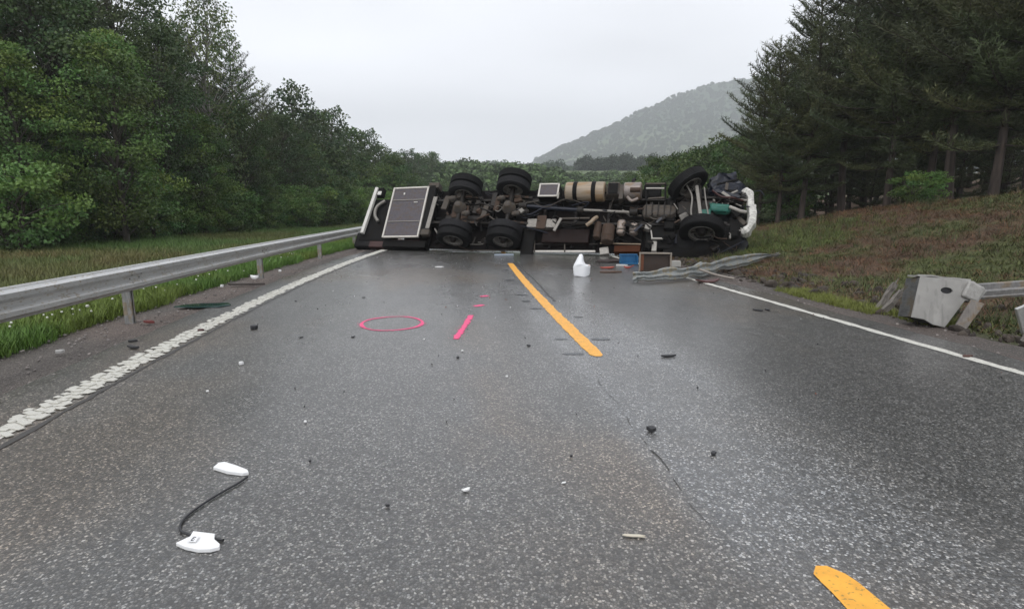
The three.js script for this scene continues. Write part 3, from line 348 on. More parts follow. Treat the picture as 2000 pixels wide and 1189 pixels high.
{ // brown drawer-like box standing on edge
  const p = G(1279, 531), t = thing('storage_box', 'dark brown storage box with a pale rim standing on edge by the truck', 'box', null, p); t.rotation.y = -.18; const w = .66, h = .43, wood = std([.055, .035, .025], .6, 0, { map: dirtTex }), rim = std([.42, .38, .33], .5, .2, { map: dirtTex }), or = std([.22, .075, .03], .6, 0, { map: dirtTex });
  mesh('base', box(w - .05, h - .03, .03, .006), wood, t).position.set(0, h / 2 + .004, -.16); for (const s of [-1, 1]) { mesh('side', box(.03, h - .03, .2, .006), s < 0 ? or : wood, t).position.set(s * (w / 2 - .03), h / 2 + .004, -.06); mesh('side', box(w - .1, .025, .2, .006), wood, t).position.set(0, s > 0 ? h - .02 : .02, -.06); mesh('rim_post', box(.035, h, .04, .008), rim, t).position.set(s * (w / 2), h / 2 + .004, .05); } mesh('rim_rail', box(w - .04, .035, .038, .008), rim, t).position.set(0, h - .015, .052); mesh('panel', box(w - .08, h - .07, .015, .004), wood, t).position.set(0, h / 2 - .01, -.02); mesh('left_face', box(.06, h - .04, .012, .004), or, t).position.set(-w / 2 + .055, h / 2, .03);
  const q = G(1319, 521), t2 = thing('grey_carton', 'small pale grey carton lying behind the brown storage box', 'box', null, q); mesh('carton', box(.22, .13, .2, .01), std([.36, .35, .32], .7), t2).position.set(0, .07, 0); mesh('flap', box(.2, .01, .12, .003), std([.40, .38, .35], .7), t2).position.set(0, .145, .03); 
  const b = thing('blue_crate', 'blue plastic crate tipped against the truck behind the brown box', 'crate', null, G(1228, 516)); const blue = std([.015, .11, .24], .4); mesh('back', box(.42, .22, .02, .006), blue, b).position.set(0, .13, -.1); mesh('rim', box(.46, .03, .05, .01), blue, b).position.set(0, .235, -.08); for (const s of [-1, 1]) mesh('end', box(.02, .2, .2, .006), blue, b).position.set(s * .21, .11, 0); mesh('floor', box(.42, .02, .2, .006), blue, b).position.set(0, .02, 0); for (let i = 0; i < 5; i++) mesh('rib', box(.015, .18, .015, .004), blue, b).position.set(-.16 + i * .08, .12, -.085); }
function shard(name, label, cat, px, py, w, l, th, color, turn = 0, o = {}) { // an irregular flat broken piece with thickness
  const p = o.at ?? gp(px, py), r = RNG(px * 7 + py), sh = new THREE.Shape(), n = o.n ?? 8; for (let i = 0; i < n; i++) { const a = i / n * 6.283, k = rr(o.jag ?? .62, 1.05, r), X = Math.cos(a) * w / 2 * k, Y = Math.sin(a) * l / 2 * k; i ? sh.lineTo(X, Y) : sh.moveTo(X, Y); } const g = new THREE.ExtrudeGeometry(sh, { depth: th, bevelEnabled: true, bevelThickness: th * .2, bevelSize: Math.min(w, l) * .05, bevelSegments: 1, steps: 1, curveSegments: 2 }); g.rotateX(-Math.PI / 2); const q = g.attributes.position; for (let i = 0; i < q.count; i++) q.setY(i, q.getY(i) + th * .2 + (o.curl ?? 0) * Math.pow(q.getX(i) / w * 2, 2)); g.computeVertexNormals(); const m = mesh(name, g, color.isMaterial ? color : std(color, o.rough ?? .5), null); m.position.copy(p); m.position.y += .005; m.rotation.y = turn; return tag(m, label, cat, o.group); }
const dark = std([.022, .022, .024], .5), wht = std([.74, .74, .72], .45);
shard('red_scrap', 'orange red plastic scrap on the road between canister and blue crate', 'debris', 1184, 524, .5, .22, .018, [.30, .05, .028], .2, { curl: .035, n: 13, jag: .35 });
shard('red_scrap', 'small orange red plastic scrap right beside the blue crate', 'debris', 1226, 524, .26, .18, .02, [.30, .045, .025], -.3, { curl: .05, n: 11, jag: .35 });
shard('wooden_slat', 'brown wooden slat lying behind the white canister', 'debris', 1190, 533, .62, .07, .025, [.10, .06, .04], .1, { n: 6 });
shard('metal_strip', 'thin pale metal strip beneath the truck near the blue crate', 'debris', 1213, 520, .3, .07, .03, [.5, .5, .48], -.25, { n: 6 });
shard('dark_floor_board', 'dark board under the truck edge behind the white canister', 'debris', 1195, 512, 1.0, .35, .04, [.03, .018, .016], .1, { n: 7 });
shard('brake_fluid_rag', 'dark red rag bunched beside the torn guardrail end', 'debris', 1378, 551, .55, .3, .02, [.06, .016, .013], .3, { curl: .05, n: 14, jag: .35 });
{ // torn guardrail on the right
  const path = [[1238, 550, .07], [1258, 551, .10], [1300, 549, .12], [1345, 545, .13], [1385, 538, .15], [1420, 529, .16], [1455, 522, .13], [1490, 518, .10], [1518, 516, .07]].map(([a, b, h]) => { const p = gp(a, b); p.y += h; return p; }), o = path[0].clone().setY(0), cur = new THREE.CatmullRomCurve3(path.map((p) => p.clone().sub(o))), pts = []; for (let i = 0; i <= 44; i++) { const f = i / 44 * (path.length - 1), k = Math.min(path.length - 2, Math.floor(f)), p = path[k].clone().lerp(path[k + 1], f - k).sub(o); p.y += .03 * (hash2(i >> 1, 2, 3) - .5); p.z += .03 * (hash2(i >> 2, 6, 3) - .5); pts.push(p); }
  const t = thing('torn_guardrail_beam', 'crumpled grey guardrail beam torn loose and lying across the right edge line', 'guardrail beam', null, o); mesh('beam', beam(pts, (u) => V(-.2 + .3 * Math.sin(u * 7), .8, -.75 - .3 * Math.sin(u * 6)), .006, (u) => .8 + .5 * (vnoise(u * 11, 1, 8) - .5) - .45 * sstep(.62, 1, u)), std([.36, .38, .37], .55, .3, { map: dirtTex }), t);
  const s = thing('bent_rail_strip', 'narrow bent steel strip sticking up behind the torn guardrail beam', 'debris', null, gp(1352, 533)); mesh('strip', tube([[-.2, .03, 0], [0, .09, 0], [.14, .2, -.02], [.2, .23, 0]], .03, 12, 5), galvDull, s);
  const w = thing('rail_stake', 'thin grey stake leaning out from under the torn guardrail beam', 'stake', null, gp(1396, 546)); mesh('stake', tube([[-.3, .2, -.05], [0, .1, 0], [.34, .03, .1]], .025, 8, 5), std([.25, .22, .19], .8), w); }
{ // the guardrail's end box with an oval hole, and what is left of the rail beyond it
  const base = gp(1838, 640), s6 = -base.z, ppm = F / Math.hypot(s6, 0) * .985; const P = [[1800.5, 544.6], [1896, 554], [1918, 572], [1903, 592], [1880, 589], [1844, 640], [1823, 635], [1807, 625], [1784.6, 621]].map(([a, b]) => new THREE.Vector2((a - 1838) / ppm, (640 - b) / ppm + .01));
  const t = thing('guardrail_end_box', 'battered light grey steel guardrail end box with a dark oval hole', 'guardrail end', null, base); t.rotation.set(-.16, -.12, 0); t.scale.y = 1.03; const sh = new THREE.Shape(P), hole = new THREE.Path(), hc = new THREE.Vector2((1847 - 1838) / ppm, (640 - 569) / ppm); hole.absellipse(hc.x, hc.y, .066, .036, 0, 6.3, true, -.1); sh.holes.push(hole);
  const g = new THREE.ExtrudeGeometry(sh, { depth: .012, bevelEnabled: true, bevelSize: .006, bevelThickness: .004, bevelSegments: 2, curveSegments: 24 }); const mat = std([.36, .355, .345], .55, .25, { map: tex(256, 256, (i, j) => { const f = fbm(i / 40, j / 40, 4, 4), b = .85 + .4 * (f - .5) - .14 * sstep(.55, .72, fbm(i / 12, j / 30, 3, 9)); return [b, b * .98, b * .94]; }) }); mesh('front_plate', g, mat, t);
  const inner = new THREE.ExtrudeGeometry(new THREE.Shape(P.map((p) => p.clone().multiplyScalar(.96).add(new THREE.Vector2(0, .012)))), { depth: .26, bevelEnabled: true, bevelSize: .008, bevelThickness: .008, bevelSegments: 2 }); const ib = mesh('box_body', inner, std([.16, .16, .155], .6, .3, { map: dirtTex }), t); ib.position.z = -.295;
  const holeShade = mesh('hole_shade', new THREE.CylinderGeometry(1, 1, .01, 28), std([.01, .01, .011], .6), t); holeShade.scale.set(.07, 1, .039); holeShade.rotation.x = Math.PI / 2; holeShade.position.set(hc.x, hc.y, -.012); const lid = mesh('top_flange', crumple(new THREE.BoxGeometry(.58, .02, .2, 14, 2, 6), .012, 8, 4), mat, t); lid.position.set(.05, P[0].y - .005, -.12); lid.rotation.z = -.1; const corner = mesh('corner_cap', new RoundedBoxGeometry(.2, .2, .08, 3, .03), mat, t); corner.position.set((1893 - 1838) / ppm, (640 - 572) / ppm, .015); corner.rotation.z = -.45;  // black disc stands in for the shade inside the oval hole
  const fl = mesh('side_flange', new THREE.ExtrudeGeometry(new THREE.Shape([[1882, 590], [1902, 597], [1873, 645], [1858, 636]].map(([a, b]) => new THREE.Vector2((a - 1838) / ppm, (640 - b) / ppm + .015))), { depth: .02, bevelEnabled: true, bevelSize: .005, bevelThickness: .004, bevelSegments: 1 }), std([.32, .29, .26], .65, .2, { map: dirtTex }), t); fl.position.z = .05; fl.rotation.y = -.2;
  const rb = thing('fallen_rail', 'dull grey rail beam reaching from the end box into the bank', 'guardrail beam', null, V(base.x + .4, base.y, base.z - .1)); const pts = []; for (let i = 0; i <= 10; i++) { const u = i / 10; pts.push(V(.06 + u * 2.2, .38 + .14 * u, -.1 - .12 * u)); } mesh('beam', beam(pts, () => V(0, .45, -.9), .006, () => .8), std([.3, .29, .28], .6, .3, { map: dirtTex }), rb); const pst = mesh('post', sigma, galvDull, rb); pst.position.set(1.9, -.02, -.3); pst.scale.y = .9;
  const stakes = [['broken_post', 'split grey wooden post leaning out of the bank by the yellow grass', [1725, 612], -.62, .38], ['broken_post', 'thin split post leaning beside the thicker one on the bank', [1716, 604], -.5, .42], ['broken_post', 'grey broken post with torn end beside the fallen rail', [2003, 668], -.45, .5]];
  for (const [n, l, [a, b], lean, len] of stakes) { const q = onBank(a, b), th = thing(n, l, 'post', null, q); const gg = crumple(new THREE.BoxGeometry(.07, len, .05, 3, 14, 3), .012, 14, a | 0); gg.translate(0, len / 2, 0); const m = mesh('post', gg, std([.24, .215, .19], .85, 0, { map: barkTex }), th); m.rotation.z = -lean * -1; const sp = mesh('splinter', new THREE.ConeGeometry(.025, .16, 5), m.material, th); sp.position.set(-Math.sin(lean * -1) * -len * -1, Math.cos(lean) * len * 1.02, 0); sp.position.x = -Math.sin(lean) * len; sp.rotation.z = lean; }
  const ch = thing('rail_bracket', 'bent pale steel channel beside the broken post near the fallen rail', 'bracket', null, onBank(2008, 655)); mesh('channel', box(.1, .34, .04, .01), galv, ch).position.set(0, .18, 0); mesh('flange', box(.03, .34, .09, .008), galv, ch).position.set(.06, .18, .02); ch.rotation.z = .4; }
{ // the nearby white pieces with a cable
  const a = G(452, 922), wh = std([.80, .80, .79], .4); const toL = (c) => ([px, py]) => { const q = G(px, py); return new THREE.Vector2(q.x - c.x, -(q.z - c.z)); };
  const ext = (pts, c, d) => { const g = new THREE.ExtrudeGeometry(new THREE.Shape(pts.map(toL(c))), { depth: d, bevelEnabled: true, bevelSize: .003, bevelThickness: .003, bevelSegments: 2 }); g.rotateX(-Math.PI / 2); g.translate(0, .004, 0); return g; };
  const s1 = tag(mesh('plastic_fin', ext([[418, 918], [428, 910], [438, 908.5], [462, 916], [482, 924], [484, 928], [474, 930], [444, 926]], a, .014), wh), 'white plastic fin fragment on the asphalt beyond the cable end', 'debris'); s1.position.copy(a);
  const c = G(388, 1062), t = thing('cable_with_plate', 'black cable ending under a white plate with black print', 'cable', null, c); mesh('plate', ext([[346, 1067], [372, 1055], [378, 1045], [418, 1050], [417, 1060], [428, 1070], [427, 1075], [410, 1079], [388, 1079.5], [362, 1074]], c, .012), wh, t);
  mesh('cable', tube([[483, 934], [462, 948], [430, 966], [395, 988], [366, 1010], [352, 1028], [353, 1040], [365, 1046], [376, 1050]].map(([x, y]) => { const q = G(x, y); return [q.x - c.x, .009, q.z - c.z]; }), .0055, 60, 8), dark, t); mesh('cable_end', tube([[416, 1055], [424, 1056], [436, 1058]].map(([x, y]) => { const q = G(x, y); return [q.x - c.x, .008, q.z - c.z]; }), .006, 8, 6), dark, t);
  const cv = document.createElement('canvas'); cv.width = 128; cv.height = 128; const x = cv.getContext('2d'); x.fillStyle = '#dedede'; x.fillRect(0, 0, 128, 128); x.fillStyle = '#1c1f26'; x.font = 'bold 118px sans-serif'; x.textAlign = 'center'; x.textBaseline = 'middle'; x.fillText('E', 64, 68); const ct = new THREE.CanvasTexture(cv); ct.colorSpace = THREE.SRGBColorSpace;
  const q = ['366,1068', '382,1070', '390,1058', '377,1056'].map((z) => G(...z.split(',').map(Number))), pg = new THREE.BufferGeometry(); pg.setAttribute('position', new THREE.Float32BufferAttribute(q.flatMap((p) => [p.x - c.x, .0265, p.z - c.z]), 3)); pg.setAttribute('uv', new THREE.Float32BufferAttribute([0, 0, 1, 0, 1, 1, 0, 1], 2)); pg.setIndex([0, 1, 2, 0, 2, 3]); pg.computeVertexNormals(); mesh('print', pg, new THREE.MeshStandardMaterial({ map: ct, roughness: .5, side: THREE.DoubleSide }), t); }
// small scraps
shard('white_chip', 'white plastic ring fragment on the bare asphalt of the left lane', 'debris', 909, 960, .055, .035, .007, wht, .4, { curl: .008, n: 9, jag: .4 });
shard('pale_splinter', 'long cream splinter on the asphalt between cable and yellow line', 'debris', 1240, 1049, .105, .022, .004, [.55, .5, .4], -.15, { n: 11, jag: .35 });
shard('white_chip', 'small white chip near the cream splinter', 'debris', 1101, 945, .04, .016, .004, wht, .5, { n: 9, jag: .4 });
shard('rubber_lump', 'black rubber lump on the worn grey strip by the road crack', 'debris', 1272, 843, .06, .05, .018, dark, .3, { n: 7, curl: .01 });
shard('rubber_crumb', 'small black crumb on the worn strip past the rubber lump', 'debris', 1394, 888, .05, .025, .01, dark, .8, { n: 6 });
shard('rubber_lump', 'black rubber lump in the left lane beside the white edge line', 'debris', 495, 643, .09, .07, .03, dark, .2, { n: 7 });
shard('white_chip', 'white chip in the left lane close to the rubber lump', 'debris', 470, 713, .04, .035, .02, wht, .2, { n: 6 });
for (const [px, py] of [[828, 664], [903, 687], [405, 766], [596, 826], [990, 737]]) shard('white_chip', 'tiny white chip lying loose on the left lane', 'debris', px, py, .025, .02, .008, wht, px, { n: 6, group: 'tiny white chips on the left lane' });
for (const [px, py] of [[710, 582], [588, 660], [689, 659], [577, 589], [894, 699], [1033, 676], [605, 903], [1116, 893], [757, 990]]) shard('black_crumb', 'tiny black rubber crumb lying loose on the left lane', 'debris', px, py, py > 850 ? .022 : .06, py > 850 ? .014 : .03, .007, dark, px, { n: 6, group: 'tiny black crumbs on the left lane' });
shard('dark_scrap', 'flat dark scrap in the right lane past the yellow line', 'debris', 1306, 697, .16, .05, .012, dark, .2, { n: 7 });
for (const [px, py] of [[1482, 607], [1500, 606]]) shard('dark_scrap', 'flat dark scrap in the right lane close to the white line', 'debris', px, py, .16, .06, .012, dark, px, { n: 7, group: 'dark scraps by the right edge line' });
shard('clay_lump', 'reddish clay lump on the right edge line', 'debris', 1890, 697, .13, .06, .01, [.07, .03, .02], .3, { n: 11, jag: .4 });
shard('white_strip', 'thin white strip on the road in front of the truck', 'debris', 858, 522, .24, .10, .012, wht, .1, { n: 6 });
shard('reflector_strip', 'bluish strip lying under the truck at the yellow line', 'debris', 985, 499, .6, .16, .03, [.3, .34, .4], .1, { n: 6 });
shard('glass_sheet', 'broken dark green windscreen sheet on the gravel beside the guardrail post', 'glass', 396, 598, .95, .42, .012, new THREE.MeshPhysicalMaterial({ color: lin(.03, .075, .07), roughness: .12, clearcoat: 1, clearcoatRoughness: .05 }), .12, { n: 7 });
shard('dark_plank', 'long dark plank on the gravel beyond the windscreen sheet', 'debris', 476, 557, .85, .09, .025, [.045, .035, .03], .03, { n: 6 });
shard('white_lump', 'crumpled white plastic lump at the foot of the second guardrail post', 'debris', 497, 545, .16, .1, .035, wht, .2, { n: 9, curl: .03, jag: .5 });
shard('white_chip', 'white chip on the gravel beside the crumpled white lump', 'debris', 546, 531, .06, .06, .03, wht, .2, { n: 6 });
shard('white_chip', 'white chip on the grass edge before the dark plank', 'debris', 433, 561, .06, .06, .03, wht, .9, { n: 6 });
shard('red_lens', 'red lamp lens fragment at the foot of the guardrail post', 'debris', 291, 631, .17, .07, .02, [.16, .035, .03], -.35, { n: 7 });
shard('dark_strip', 'curved dark strip on the gravel near the white edge line', 'debris', 262, 681, .16, .05, .015, dark, -.25, { n: 7, curl: .012 });
shard('dark_strip', 'short dark strip on the gravel beyond the curved strip', 'debris', 258, 668, .12, .04, .015, dark, .15, { n: 6 });
shard('pale_stone', 'flat pale stone on the gravel of the left shoulder', 'stone', 116, 690, .09, .06, .02, [.4, .39, .37], .2, { n: 7 });
shard('red_scrap', 'small dark red scrap lying on the left white line', 'debris', 391, 648, .07, .05, .02, [.06, .02, .018], .2, { n: 6 });

// ---------------------------------------------------------------- vegetation
const leafMat = (c, rough = .55) => new THREE.MeshPhysicalMaterial({ color: lin(1, 1, 1), vertexColors: true, roughness: rough, transmission: .18, thickness: 0, side: THREE.DoubleSide, ior: 1.35 });
const leafM = leafMat(), needleM = new THREE.MeshStandardMaterial({ color: 0xffffff, vertexColors: true, roughness: .65, side: THREE.DoubleSide });
const barkM = std([.085, .07, .056], .9, 0, { map: barkTex }), birchM = std([.32, .30, .27], .8, 0, { map: barkTex }), pineBarkM = std([.075, .056, .045], .9, 0, { map: barkTex });
class Leaves { constructor() { this.p = []; this.c = []; this.i = []; }
  leaf(x, y, z, d, w, len, wid, c) { // base point, direction, sideways vector
    const k = this.p.length / 3, fx = d.y * w.z - d.z * w.y, fy = d.z * w.x - d.x * w.z, fz = d.x * w.y - d.y * w.x, u = wid * .25;
    this.p.push(x, y, z, x + d.x * len * .5 + w.x * wid / 2 + fx * u, y + d.y * len * .5 + w.y * wid / 2 + fy * u, z + d.z * len * .5 + w.z * wid / 2 + fz * u, x + d.x * len, y + d.y * len, z + d.z * len, x + d.x * len * .5 - w.x * wid / 2 + fx * u, y + d.y * len * .5 - w.y * wid / 2 + fy * u, z + d.z * len * .5 - w.z * wid / 2 + fz * u);
    for (let q = 0; q < 4; q++) this.c.push(c[0], c[1], c[2]); this.i.push(k, k + 1, k + 2, k, k + 2, k + 3); }
  tri(x, y, z, d, w, len, wid, c) { const k = this.p.length / 3; this.p.push(x - w.x * wid, y - w.y * wid, z - w.z * wid, x + w.x * wid, y + w.y * wid, z + w.z * wid, x + d.x * len, y + d.y * len, z + d.z * len); for (let q = 0; q < 3; q++) this.c.push(c[0], c[1], c[2]); this.i.push(k, k + 1, k + 2); }
  geo() { const g = new THREE.BufferGeometry(); g.setAttribute('position', new THREE.Float32BufferAttribute(this.p, 3)); g.setAttribute('color', new THREE.Float32BufferAttribute(this.c, 3)); g.setIndex(this.i); g.computeVertexNormals(); return g; } }
const rdir = (r, o = V(0, 0, 0)) => { const a = r() * 6.283, z = r() * 2 - 1, q = Math.sqrt(1 - z * z); return o.set(Math.cos(a) * q, z, Math.sin(a) * q); };
function taper(pts, r0, r1, rs = 6) { const cur = new THREE.CatmullRomCurve3(pts), n = Math.max(3, pts.length * 2), g = new THREE.TubeGeometry(cur, n, 1, rs, false), p = g.attributes.position; for (let i = 0; i <= n; i++) { const c = cur.getPointAt(i / n), rad = lerp(r0, r1, Math.pow(i / n, .8)); for (let j = 0; j <= rs; j++) { const k = i * (rs + 1) + j; p.setXYZ(k, c.x + (p.getX(k) - c.x) * rad, c.y + (p.getY(k) - c.y) * rad, c.z + (p.getZ(k) - c.z) * rad); } } g.computeVertexNormals(); return g; }
function broadleaf(seed, o) { // trunk with limbs, and a crown of leafy sprays at the limbs' ends
  const r = RNG(seed), L = new Leaves(), wood = [], H0 = o.h, base = o.base ?? .18, stems = o.stems ?? 1;
  const tr = []; for (let q = 0; q < stems; q++) { const lx = stems > 1 ? rr(-.8, .8, r) : 0, lz = stems > 1 ? rr(-.8, .8, r) : 0, pts = []; for (let i = 0; i <= 6; i++) { const t = i / 6; pts.push(V(lx * (.2 + t) + rr(-.15, .15, r) * t * 2, H0 * .92 * t, lz * (.2 + t) + rr(-.15, .15, r) * t * 2)); } tr.push(new THREE.CatmullRomCurve3(pts)); wood.push(taper(pts, o.tr ?? H0 * .016, .02, 7)); }
  const d = V(), w = V(), e = V();
  for (let n = 0; n < o.n; n++) {
    const t = base + (1 - base) * Math.pow((n + r()) / o.n, o.pow ?? .85), tt = (t - base) / (1 - base), env = o.env ? o.env(tt) : Math.pow(Math.sin(Math.PI * Math.min(1, .12 + .86 * tt)), .7);
    const a = n * 2.39996 + r() * .9, q = o.rx * env * Math.pow(rr(.12, 1, r), .55) * (.72 + .5 * vnoise(Math.cos(a) * 2 + 5, tt * 5 + Math.sin(a) * 2, seed)), T = tr[n % stems], c0 = T.getPoint(Math.min(1, Math.max(.05, t * .98 - q * .09))), ce = V(c0.x + Math.cos(a) * q, H0 * t + rr(-.2, .2, r) - (o.droop ? .25 * q : 0), c0.z + Math.sin(a) * q);
    const mid = c0.clone().lerp(ce, .5); mid.y += q * .08; if (q > .25) wood.push(taper([c0, mid, ce], .012 + .012 * q, .006, 4));
    const cr = o.cr * rr(.65, 1.2, r), tint = (.55 + .95 * vnoise(ce.x * .45 + 20, ce.y * .5 + ce.z * .35 + 20, seed)) * rr(.85, 1.15, r), hue = rr(-1, 1, r), C = [o.c[0] * tint * (1 + .22 * hue), o.c[1] * tint, o.c[2] * tint * (1 - .15 * hue)];
    for (let k = 0; k < o.leaves; k++) { rdir(r, d); const rad = cr * Math.pow(r(), .45); let x = ce.x + d.x * rad, y = ce.y + d.y * rad * .5, z = ce.z + d.z * rad; if (o.droop) y -= o.droop * Math.pow(r(), 1.3) * (.4 + q / o.rx); 
      e.copy(d); rdir(r, w); e.multiplyScalar(.5).addScaledVector(w, .7); e.y -= o.droop ? .8 : .15; e.normalize(); rdir(r, w); w.y *= .35; w.cross(e).normalize(); if (!(w.lengthSq() > .5)) continue; const s = o.leaf * rr(.6, 1.25, r), v = rr(.88, 1.12, r); L.leaf(x, y, z, e, w, s, s * (o.lw ?? .7), [C[0] * v, C[1] * v, C[2] * v]); } }
  return { trunk: mergeGeometries(wood), crown: L.geo() };
}
function pine(seed, o) { // whorls of boughs with upturned tips, each twig a brush of needles
  const r = RNG(seed), L = new Leaves(), wood = [], H0 = o.h, lean = [rr(-.25, .25, r), rr(-.25, .25, r)], tpt = (t) => V(lean[0] * t * t + .12 * Math.sin(t * 5 + seed), H0 * t, lean[1] * t * t + .12 * Math.cos(t * 4 + seed)); const pts = []; for (let i = 0; i <= 8; i++) pts.push(tpt(i / 8)); wood.push(taper(pts, H0 * .0135, .015, 8));
  const d = V(), w = V(), q = V(), UP = V(0, 1, 0);
  const brush = (p, dir, len, C) => { for (let k = 0; k < o.needles; k++) { const f = r(); rdir(r, d); d.multiplyScalar(.75).addScaledVector(dir, .75).normalize(); rdir(r, w).cross(d).normalize(); const v = rr(.7, 1.3, r); L.tri(p.x + dir.x * len * f, p.y + dir.y * len * f, p.z + dir.z * len * f, d, w, rr(.09, .16, r) * o.ns, .009 * o.ns, [C[0] * v, C[1] * v, C[2] * v]); } };
  const from = o.from ?? .2; let a0 = r() * 6;
  for (let y = from * H0; y < H0 - .15; y += rr(.36, .58, r)) { const t = y / H0, tt = (t - from) / (1 - from), nb = tt > .9 ? 4 : 5, len0 = o.rx * (tt < .25 ? lerp(.75, 1, tt / .25) : Math.pow(1 - (tt - .25) / .75, .75)) + .18; a0 += .7;
    for (let b = 0; b < nb; b++) { const a = a0 + b * 6.283 / nb + rr(-.35, .35, r), len = len0 * rr(.55, 1.15, r) * (tt < .12 && r() < .45 ? .4 : 1), rise = lerp(.05, .75, tt) + rr(-.12, .12, r), p0 = tpt(t), p1 = p0.clone().add(V(Math.cos(a) * len * .5, len * .5 * rise - .06 * len, Math.sin(a) * len * .5)), p2 = p0.clone().add(V(Math.cos(a) * len, len * rise + .1 * len, Math.sin(a) * len)); wood.push(taper([p0, p1, p2], .012 + .012 * len, .006, 4)); const cur = new THREE.QuadraticBezierCurve3(p0, p1.clone().multiplyScalar(2).sub(p0.clone().add(p2).multiplyScalar(.5)), p2), tint = rr(.7, 1.25, r), C = [o.c[0] * tint * rr(.9, 1.25, r), o.c[1] * tint, o.c[2] * tint]; if (o.dead && r() < o.dead && tt < .35) { C[0] = .16; C[1] = .06; C[2] = .02; }
      const m = Math.max(3, Math.round(len / .16)); for (let k = 0; k <= m; k++) { const f = .22 + .78 * k / m, p = cur.getPoint(f), tg = cur.getTangent(f); q.copy(tg); q.y += .35; q.normalize(); brush(p, q, .18, C); if (k < m && len > .5) for (const sd of [-1, 1]) { const sl = len * .3 * (1 - f * .75) * rr(.5, 1.2, r), dir = V(-Math.sin(a) * sd, .22 + .3 * tt, Math.cos(a) * sd).addScaledVector(tg, .75).normalize(), n2 = Math.max(1, Math.round(sl / .15)); for (let z = 1; z <= n2; z++) { const pp = p.clone().addScaledVector(dir, sl * z / n2); const dd = dir.clone(); dd.y += .3 + .3 * (z / n2); brush(pp, dd.normalize(), .15, C); } } } } }
  const tip = tpt(1); for (let k = 0; k < 6; k++) brush(V(tip.x, tip.y - k * .07, tip.z), V(0, 1, 0), .16, o.c);
  return { trunk: mergeGeometries(wood), crown: L.geo() };
}
const KIND = {
  oak: [broadleaf(101, { h: 10, rx: 3.0, n: 120, leaves: 150, cr: .76, leaf: .128, c: [.05, .088, .024], base: .14 }), barkM],
  maple: [broadleaf(202, { h: 9.5, rx: 2.7, n: 110, leaves: 145, cr: .72, leaf: .135, c: [.095, .155, .034], base: .1, pow: .9 }), barkM],
  aspen: [broadleaf(303, { h: 11, rx: 2.2, n: 115, leaves: 110, cr: .56, leaf: .12, c: [.062, .096, .034], base: .16, env: (t) => .35 + .65 * Math.sin(Math.PI * (.15 + .8 * t)) }), barkM],
  birch: [broadleaf(404, { h: 12, rx: 2.5, n: 110, leaves: 75, cr: .48, leaf: .13, c: [.085, .12, .045], base: .3, droop: 1.5, lw: .75 }), birchM],
  shrub: [broadleaf(505, { h: 2.6, rx: 1.5, n: 46, leaves: 120, cr: .5, leaf: .13, c: [.075, .135, .03], base: .08, stems: 4, tr: .04 }), barkM],
  willow: [broadleaf(606, { h: 5.2, rx: 2.2, n: 80, leaves: 90, cr: .62, leaf: .17, c: [.072, .125, .034], base: .08, stems: 3, tr: .07 }), barkM],
  oakFar: [broadleaf(111, { h: 10, rx: 3.0, n: 90, leaves: 48, cr: .85, leaf: .27, c: [.052, .09, .025], base: .1 }), barkM],
  mapleFar: [broadleaf(212, { h: 9.5, rx: 2.7, n: 85, leaves: 48, cr: .8, leaf: .27, c: [.075, .125, .032], base: .08, pow: .9 }), barkM],
  aspenFar: [broadleaf(313, { h: 11, rx: 2.2, n: 90, leaves: 42, cr: .62, leaf: .24, c: [.064, .098, .036], base: .12, env: (t) => .35 + .65 * Math.sin(Math.PI * (.15 + .8 * t)) }), barkM],
  pineA: [pine(11, { h: 10.5, rx: 2.9, needles: 9, ns: 1.35, c: [.060, .080, .029], from: .16 }), pineBarkM],
  pineB: [pine(12, { h: 9.5, rx: 2.7, needles: 9, ns: 1.35, c: [.074, .094, .030], from: .2, dead: .08 }), pineBarkM],
  pineC: [pine(13, { h: 11.5, rx: 2.4, needles: 9, ns: 1.35, c: [.056, .074, .030], from: .28 }), pineBarkM],
  spruce: [pine(14, { h: 7.0, rx: 2.0, needles: 9, ns: 1.3, c: [.054, .070, .028], from: .08 }), pineBarkM],
};
const NAMES = { oak: 'broadleaf_tree', maple: 'broadleaf_tree', aspen: 'aspen_tree', birch: 'birch_tree', shrub: 'leafy_shrub', willow: 'willow_bush', pineA: 'pine_tree', pineB: 'pine_tree', pineC: 'pine_tree', spruce: 'young_pine_tree' };
const protos = {}; let triTotal = 0;
function plant(kind, x, z, scale, label, group, turn, sink = .06) { const [g, bark] = KIND[-z > 45 && KIND[kind + 'Far'] ? kind + 'Far' : kind]; const cat = kind === 'shrub' || kind === 'willow' ? 'bush' : 'tree'; const t = thing(NAMES[kind], label, cat, group, V(x, H(x, z) - sink, z)); mesh('trunk', g.trunk, bark, t); mesh('crown', g.crown, kind.startsWith('pine') || kind === 'spruce' ? needleM : leafM, t); t.scale.set(scale * rr(.92, 1.1), scale, scale * rr(.92, 1.1)); t.rotation.y = turn ?? rr(0, 6.28); triTotal += g.crown.index.count / 3 + g.trunk.index.count / 3; return t; }
